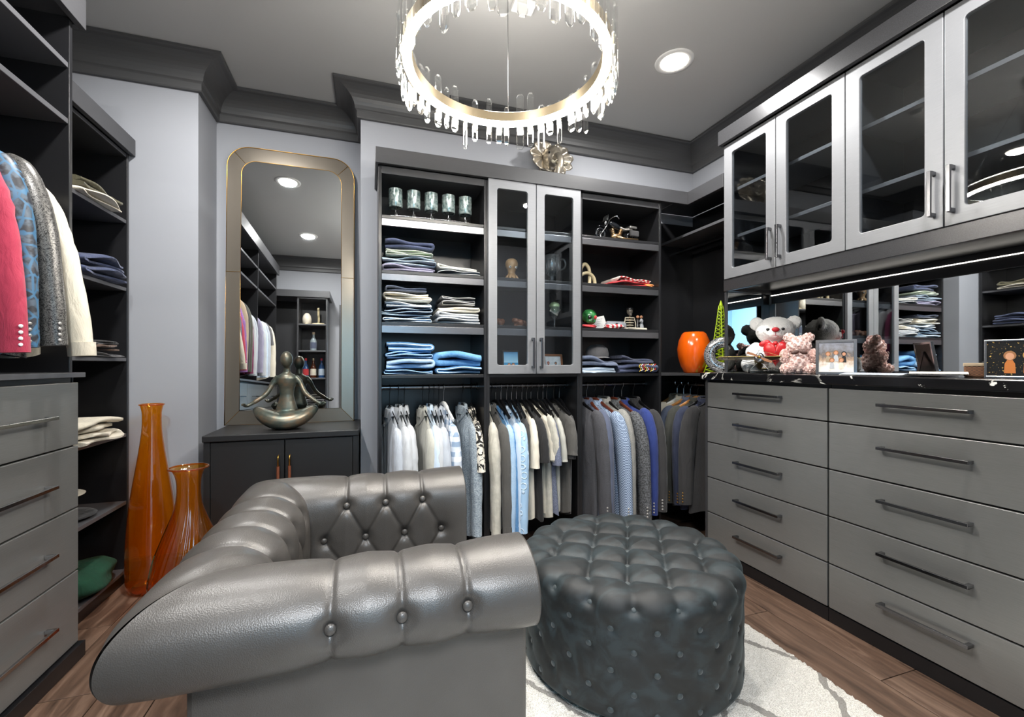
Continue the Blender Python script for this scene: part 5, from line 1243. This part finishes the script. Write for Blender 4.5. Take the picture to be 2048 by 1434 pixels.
# model aeroplane
t = thing('model_aeroplane', 'small brass model aeroplane parked in front of the teddy bear', 'model aeroplane', (1.985, 1.825, ZT-.0095), rot=(-.2, 0, -.83)); OLV = plain('plane_brass', '#8c7a48', .35, .6)
MB().tube([(0, -.075, .078), (0, -.06, .078), (0, 0, .074), (0, .08, .066), (0, .15, .058)], [.018, .024, .024, .016, .006], 16).build('fuselage', OLV, t, True, auto=60)
wg = MB().prism([(-.205, .02), (-.2, -.035), (-.15, -.045), (.15, -.045), (.2, -.035), (.205, .02), (.19, .035), (-.19, .035)], 'z', .09, .095).build('wing', OLV, t, bevel=.002)
for s in (-1, 1):
    for r_, cm in ((.020, C['slateblue']), (.014, WHITE), (.007, RED)): MB().lathe([(.0, .0), (r_, .0)], 24, (s*.165, -.006, .0953+(.02-r_)*.02), cap=False).build('roundel', cm, wg); MB().lathe([(.0, .0), (r_, .0)], 24, (s*.165, -.006, .0897-(.02-r_)*.02), cap=False).build('roundel', cm, wg)
    for y_ in (-.03, .015): MB().tube([(s*.005, y_, .062), (s*.12, y_, .09)], .0016, 5).build('wing_strut', STEEL, t)
    MB().tube([(s*.008, -.045, .06), (s*.045, -.05, .016)], .0022, 6).build('landing_strut', STEEL, t); MB().lathe([(.001, -.004), (.013, -.004), (.0145, 0), (.013, .004), (.001, .004)], 18).build('wheel', BLACK, t, True, rot=(0, PI/2, 0), loc=(s*.048, -.05, .0148)); MB().tube([(0, -.03, .13), (s*.1, -.03, .095)], .0008, 4).build('rigging_wire', STEEL, t)
    MB().tube([(s*.018, -.035, .095), (0, -.03, .132)], .0015, 5).build('cabane_strut', STEEL, t)
MB().tube([(-.046, -.05, .0148), (.046, -.05, .0148)], .002, 6).build('axle', STEEL, t)
MB().lathe([(.012, 0), (.024, .003), (.024, .012), (.012, .014)], 20).build('engine_cowl', STEEL, t, True, rot=(PI/2, 0, 0), loc=(0, -.075, .078)); MB().ball((0, -.094, .078), (.008, .01, .008), 12, 8).build('spinner', BRASS, t, True)
MB().prism([(-.062, -.010), (-.03, -.006), (0, -.003), (.03, -.006), (.062, -.002), (.062, .010), (.03, .008), (0, .003), (-.03, .006), (-.062, .002)], 'y', -.0935, -.0905).build('propeller', plain('prop_wood', '#8a5a3a', .4), t, rot=(0, .5, 0), loc=(0, 0, .078))
MB().prism([(-.05, .12), (.05, .12), (.045, .155), (-.045, .155)], 'z', .058, .061).build('tailplane', OLV, t); MB().prism([(.12, .06), (.155, .06), (.158, .095), (.14, .095)], 'x', -.0012, .0012).build('tail_fin', OLV, t)
frame('clear edged photo frame with a group picture beside the pink bear', (2.055, 1.47, ZT), -.95, .155, .165, STEEL, PARTY, [(-.03, .09, .02, C['tan'], HAIRP), (.0, .095, .02, C['white'], HAIRP), (.03, .09, .02, C['black'], BLACK), (-.015, .06, .02, C['white'], HAIRP), (.02, .06, .02, C['ivory'], HAIRP)], bw=.012)
frame('photo frame with two smiling women at night at the right edge', (2.10, .885, ZT), -1.15, .165, .135, STEEL, NIGHT, [(-.022, .065, .03, plain('print_orange', '#b0641f', .5), HAIRP), (.022, .066, .03, plain('print_orange', '#b0641f', .5), plain('print_blonde', '#b08040', .5))], bw=.006)
t = thing('wicker_box', 'small brown wicker box with pale lid beside the photo frame', 'box', (2.14, 1.005, ZT), -1.1); g = G('wicker'); wv = g.n('TexChecker', {'Vector': g.co(scale=(1, 1, 2.2)), 'Scale': 160, 'Color1': lin('#3b2416'), 'Color2': lin('#7a5234')}); g.base(wv.outputs[0], .7); g.bump(wv.outputs[0], .6, .002); MB().box(-.042, .042, -.03, .03, 0, .04).build('basket', g.m, t, bevel=.004); MB().box(-.044, .044, -.032, .032, .04, .052).build('lid', C['tan'], t, bevel=.002)
for k, (x, y, rz, w_, h_, m_, lab) in enumerate(((2.06, 1.30, .2, .15, .22, C['white2'], 'white magazine lying open nearest the photo frame'), (2.10, 1.17, -.15, .16, .22, C['greycloth'], 'grey covered magazine in the middle of the counter'), (2.06, 1.09, .5, .12, .16, C['ivory'], 'small cream leaflet near the wicker box'))):
    t = thing('magazine', lab, 'magazine', (x, y, ZT+.0005+(.0 if k < 2 else .008)), rz, 'papers on the counter')
    for q in range(3): MB().grid([[(w_*(-.5+i/10), h_*(-.5+j), .0012*q+.001+.004*math.sin(PI*i/10)*(k != 1)*(1+q*.4)) for j in (0, 1)] for i in range(11)]).build('page', m_ if q == 2 else WHITE, t)
# ================= elephant head =================
SIL = plain('antique_silver', '#b7ae9f', .3, .85, var=.2, vscale=25); t = thing('elephant_head', 'silver elephant head sculpture on the wall under the chandelier', 'wall sculpture', (1.16, 2.80, 2.50), .12)
b = MB(); b.ball((0, -.075, .02), (.062, .085, .075), 24, 16); b.ball((0, -.13, .005), (.042, .04, .05), 18, 12)
b.build('head', SIL, t, remesh=.005)
pth = smooth_path([(0, -.145, -.005), (-.004, -.185, -.04), (-.008, -.195, -.09), (-.012, -.185, -.13), (-.012, -.178, -.165)], 12); b = MB(); b.tube(pth, [(.032-.02*i/(len(pth)-1))*(1+.10*(i % 2)) for i in range(len(pth))], 14); b.build('trunk', SIL, t, True)
for s in (-1, 1):
    rows = []
    for i in range(25):
        a = -PI*.62+PI*1.24*i/24; row = []
        for j in range(9):
            v = j/8; rad = (.012+.098*v)*(1+.10*v*math.sin(9*a)); row.append((s*(.048+rad*math.cos(a)*1.0), -.05-.03*v+.012*v*math.sin(8*a+2*v), .02+rad*math.sin(a)*.88))
        rows.append(row)
    b = MB(); b.grid(rows); e = b.build('ear', SIL, t, True); sd = e.modifiers.new('thick', 'SOLIDIFY'); sd.thickness = .006
    MB().tube(smooth_path([(s*.03, -.14, -.03), (s*.045, -.18, -.062), (s*.042, -.215, -.058)], 5), [.010]*4+[.008]*4+[.003]*3, 10).build('tusk', BONE, t, True); MB().ball((s*.045, -.125, .025), (.009, .009, .009), 12, 8).build('eye', BLKMET, t, True)
MB().box(-.05, .05, -.012, .016, -.05, .08).build('mounting_plate', SIL, t, bevel=.004)
# ================= shelf by the door (mirror view) =================
def bottle(loc, label, m, cap, lm, h=.26, r=.036):
    t = thing('bottle', label, 'bottle', loc, group='bottles on the shelf by the door'); MB().lathe([(.001, 0), (r, 0), (r*1.03, .01), (r, h*.52), (r*.8, h*.62), (r*.36, h*.74), (r*.34, h*.9), (.001, h*.9)], 24).build('bottle_glass', m, t, True, auto=60)
    MB().lathe([(r*.4, h*.88), (r*.42, h), (.001, h)], 16).build('cap', cap, t, True, auto=40); MB().lathe([(r*1.035, h*.14), (r*1.04, h*.15), (r*1.03, h*.46)], 24, cap=False).build('paper_label', lm, t, True)
RXC = (RXM+RX1)/2; BL = plain('blue_bottle', '#2b4c7a', .1); BRN = plain('brown_bottle', '#4a2412', .1); CLB = plain('clear_bottle', '#9aa5aa', .1, .3)
bottle((RXC-.09, -.14, RS[2]), 'blue bottle with red cap, one side of the brown bottle', BL, RED, C['red']); bottle((RXC, -.14, RS[2]), 'brown liqueur bottle with a gold cap and cream label', BRN, GOLD, C['cream']); bottle((RXC+.1, -.14, RS[2]), 'blue bottle with pale label, right of the brown bottle in the mirror', BL, C['pink'], C['paleblue']); bottle((RXC, -.14, RS[1]), 'clear silver bottle alone on the upper shelf in the mirror', CLB, C['tan'], C['slate'], .25, .04)
t = thing('cobra_sculpture', 'cream cobra sculpture on the top shelf seen in the mirror', 'sculpture', (RXC+.06, -.14, RS[0])); MB().tube(smooth_path([(.07, .03, .012), (.0, .06, .012), (-.07, .02, .012), (-.03, -.04, .014), (0, -.02, .05), (0, 0, .13), (0, .01, .19), (0, .03, .225)], 5), [.012]*20+[(.014, .014)]*5+[(.028, .012)]*6+[(.03, .01)]*4+[.012], 12).build('snake_body', KN, t, True)
t = thing('shell_ornament', 'pale rounded shell ornament next to the cobra', 'ornament', (RXC-.08, -.14, RS[0])); MB().lathe([(.035, 0), (.055, .03), (.056, .08), (.045, .125), (.022, .155), (.001, .162)], 24).build('shell', plain('shell_cream', '#cfc5b4', .4, var=.15, vscale=20), t, True); MB().ball((0, .05, .012), (.02, .012, .01), 12, 8).build('shell_foot', KN, t, True)
stack(RXC, -.16, RS[3], [(.27, .26, .05, 2, 'charcoal', 'folded_sweater', 'charcoal sweater at the bottom of the mirrored shelf pile'), (.26, .26, .05, 2, 'greycloth', 'folded_sweater', 'grey sweater in the middle of the mirrored shelf pile'), (.25, .25, .045, 2, 'taupe', 'folded_sweater', 'taupe sweater topping the mirrored shelf pile')], 'sweaters by the door', 500)
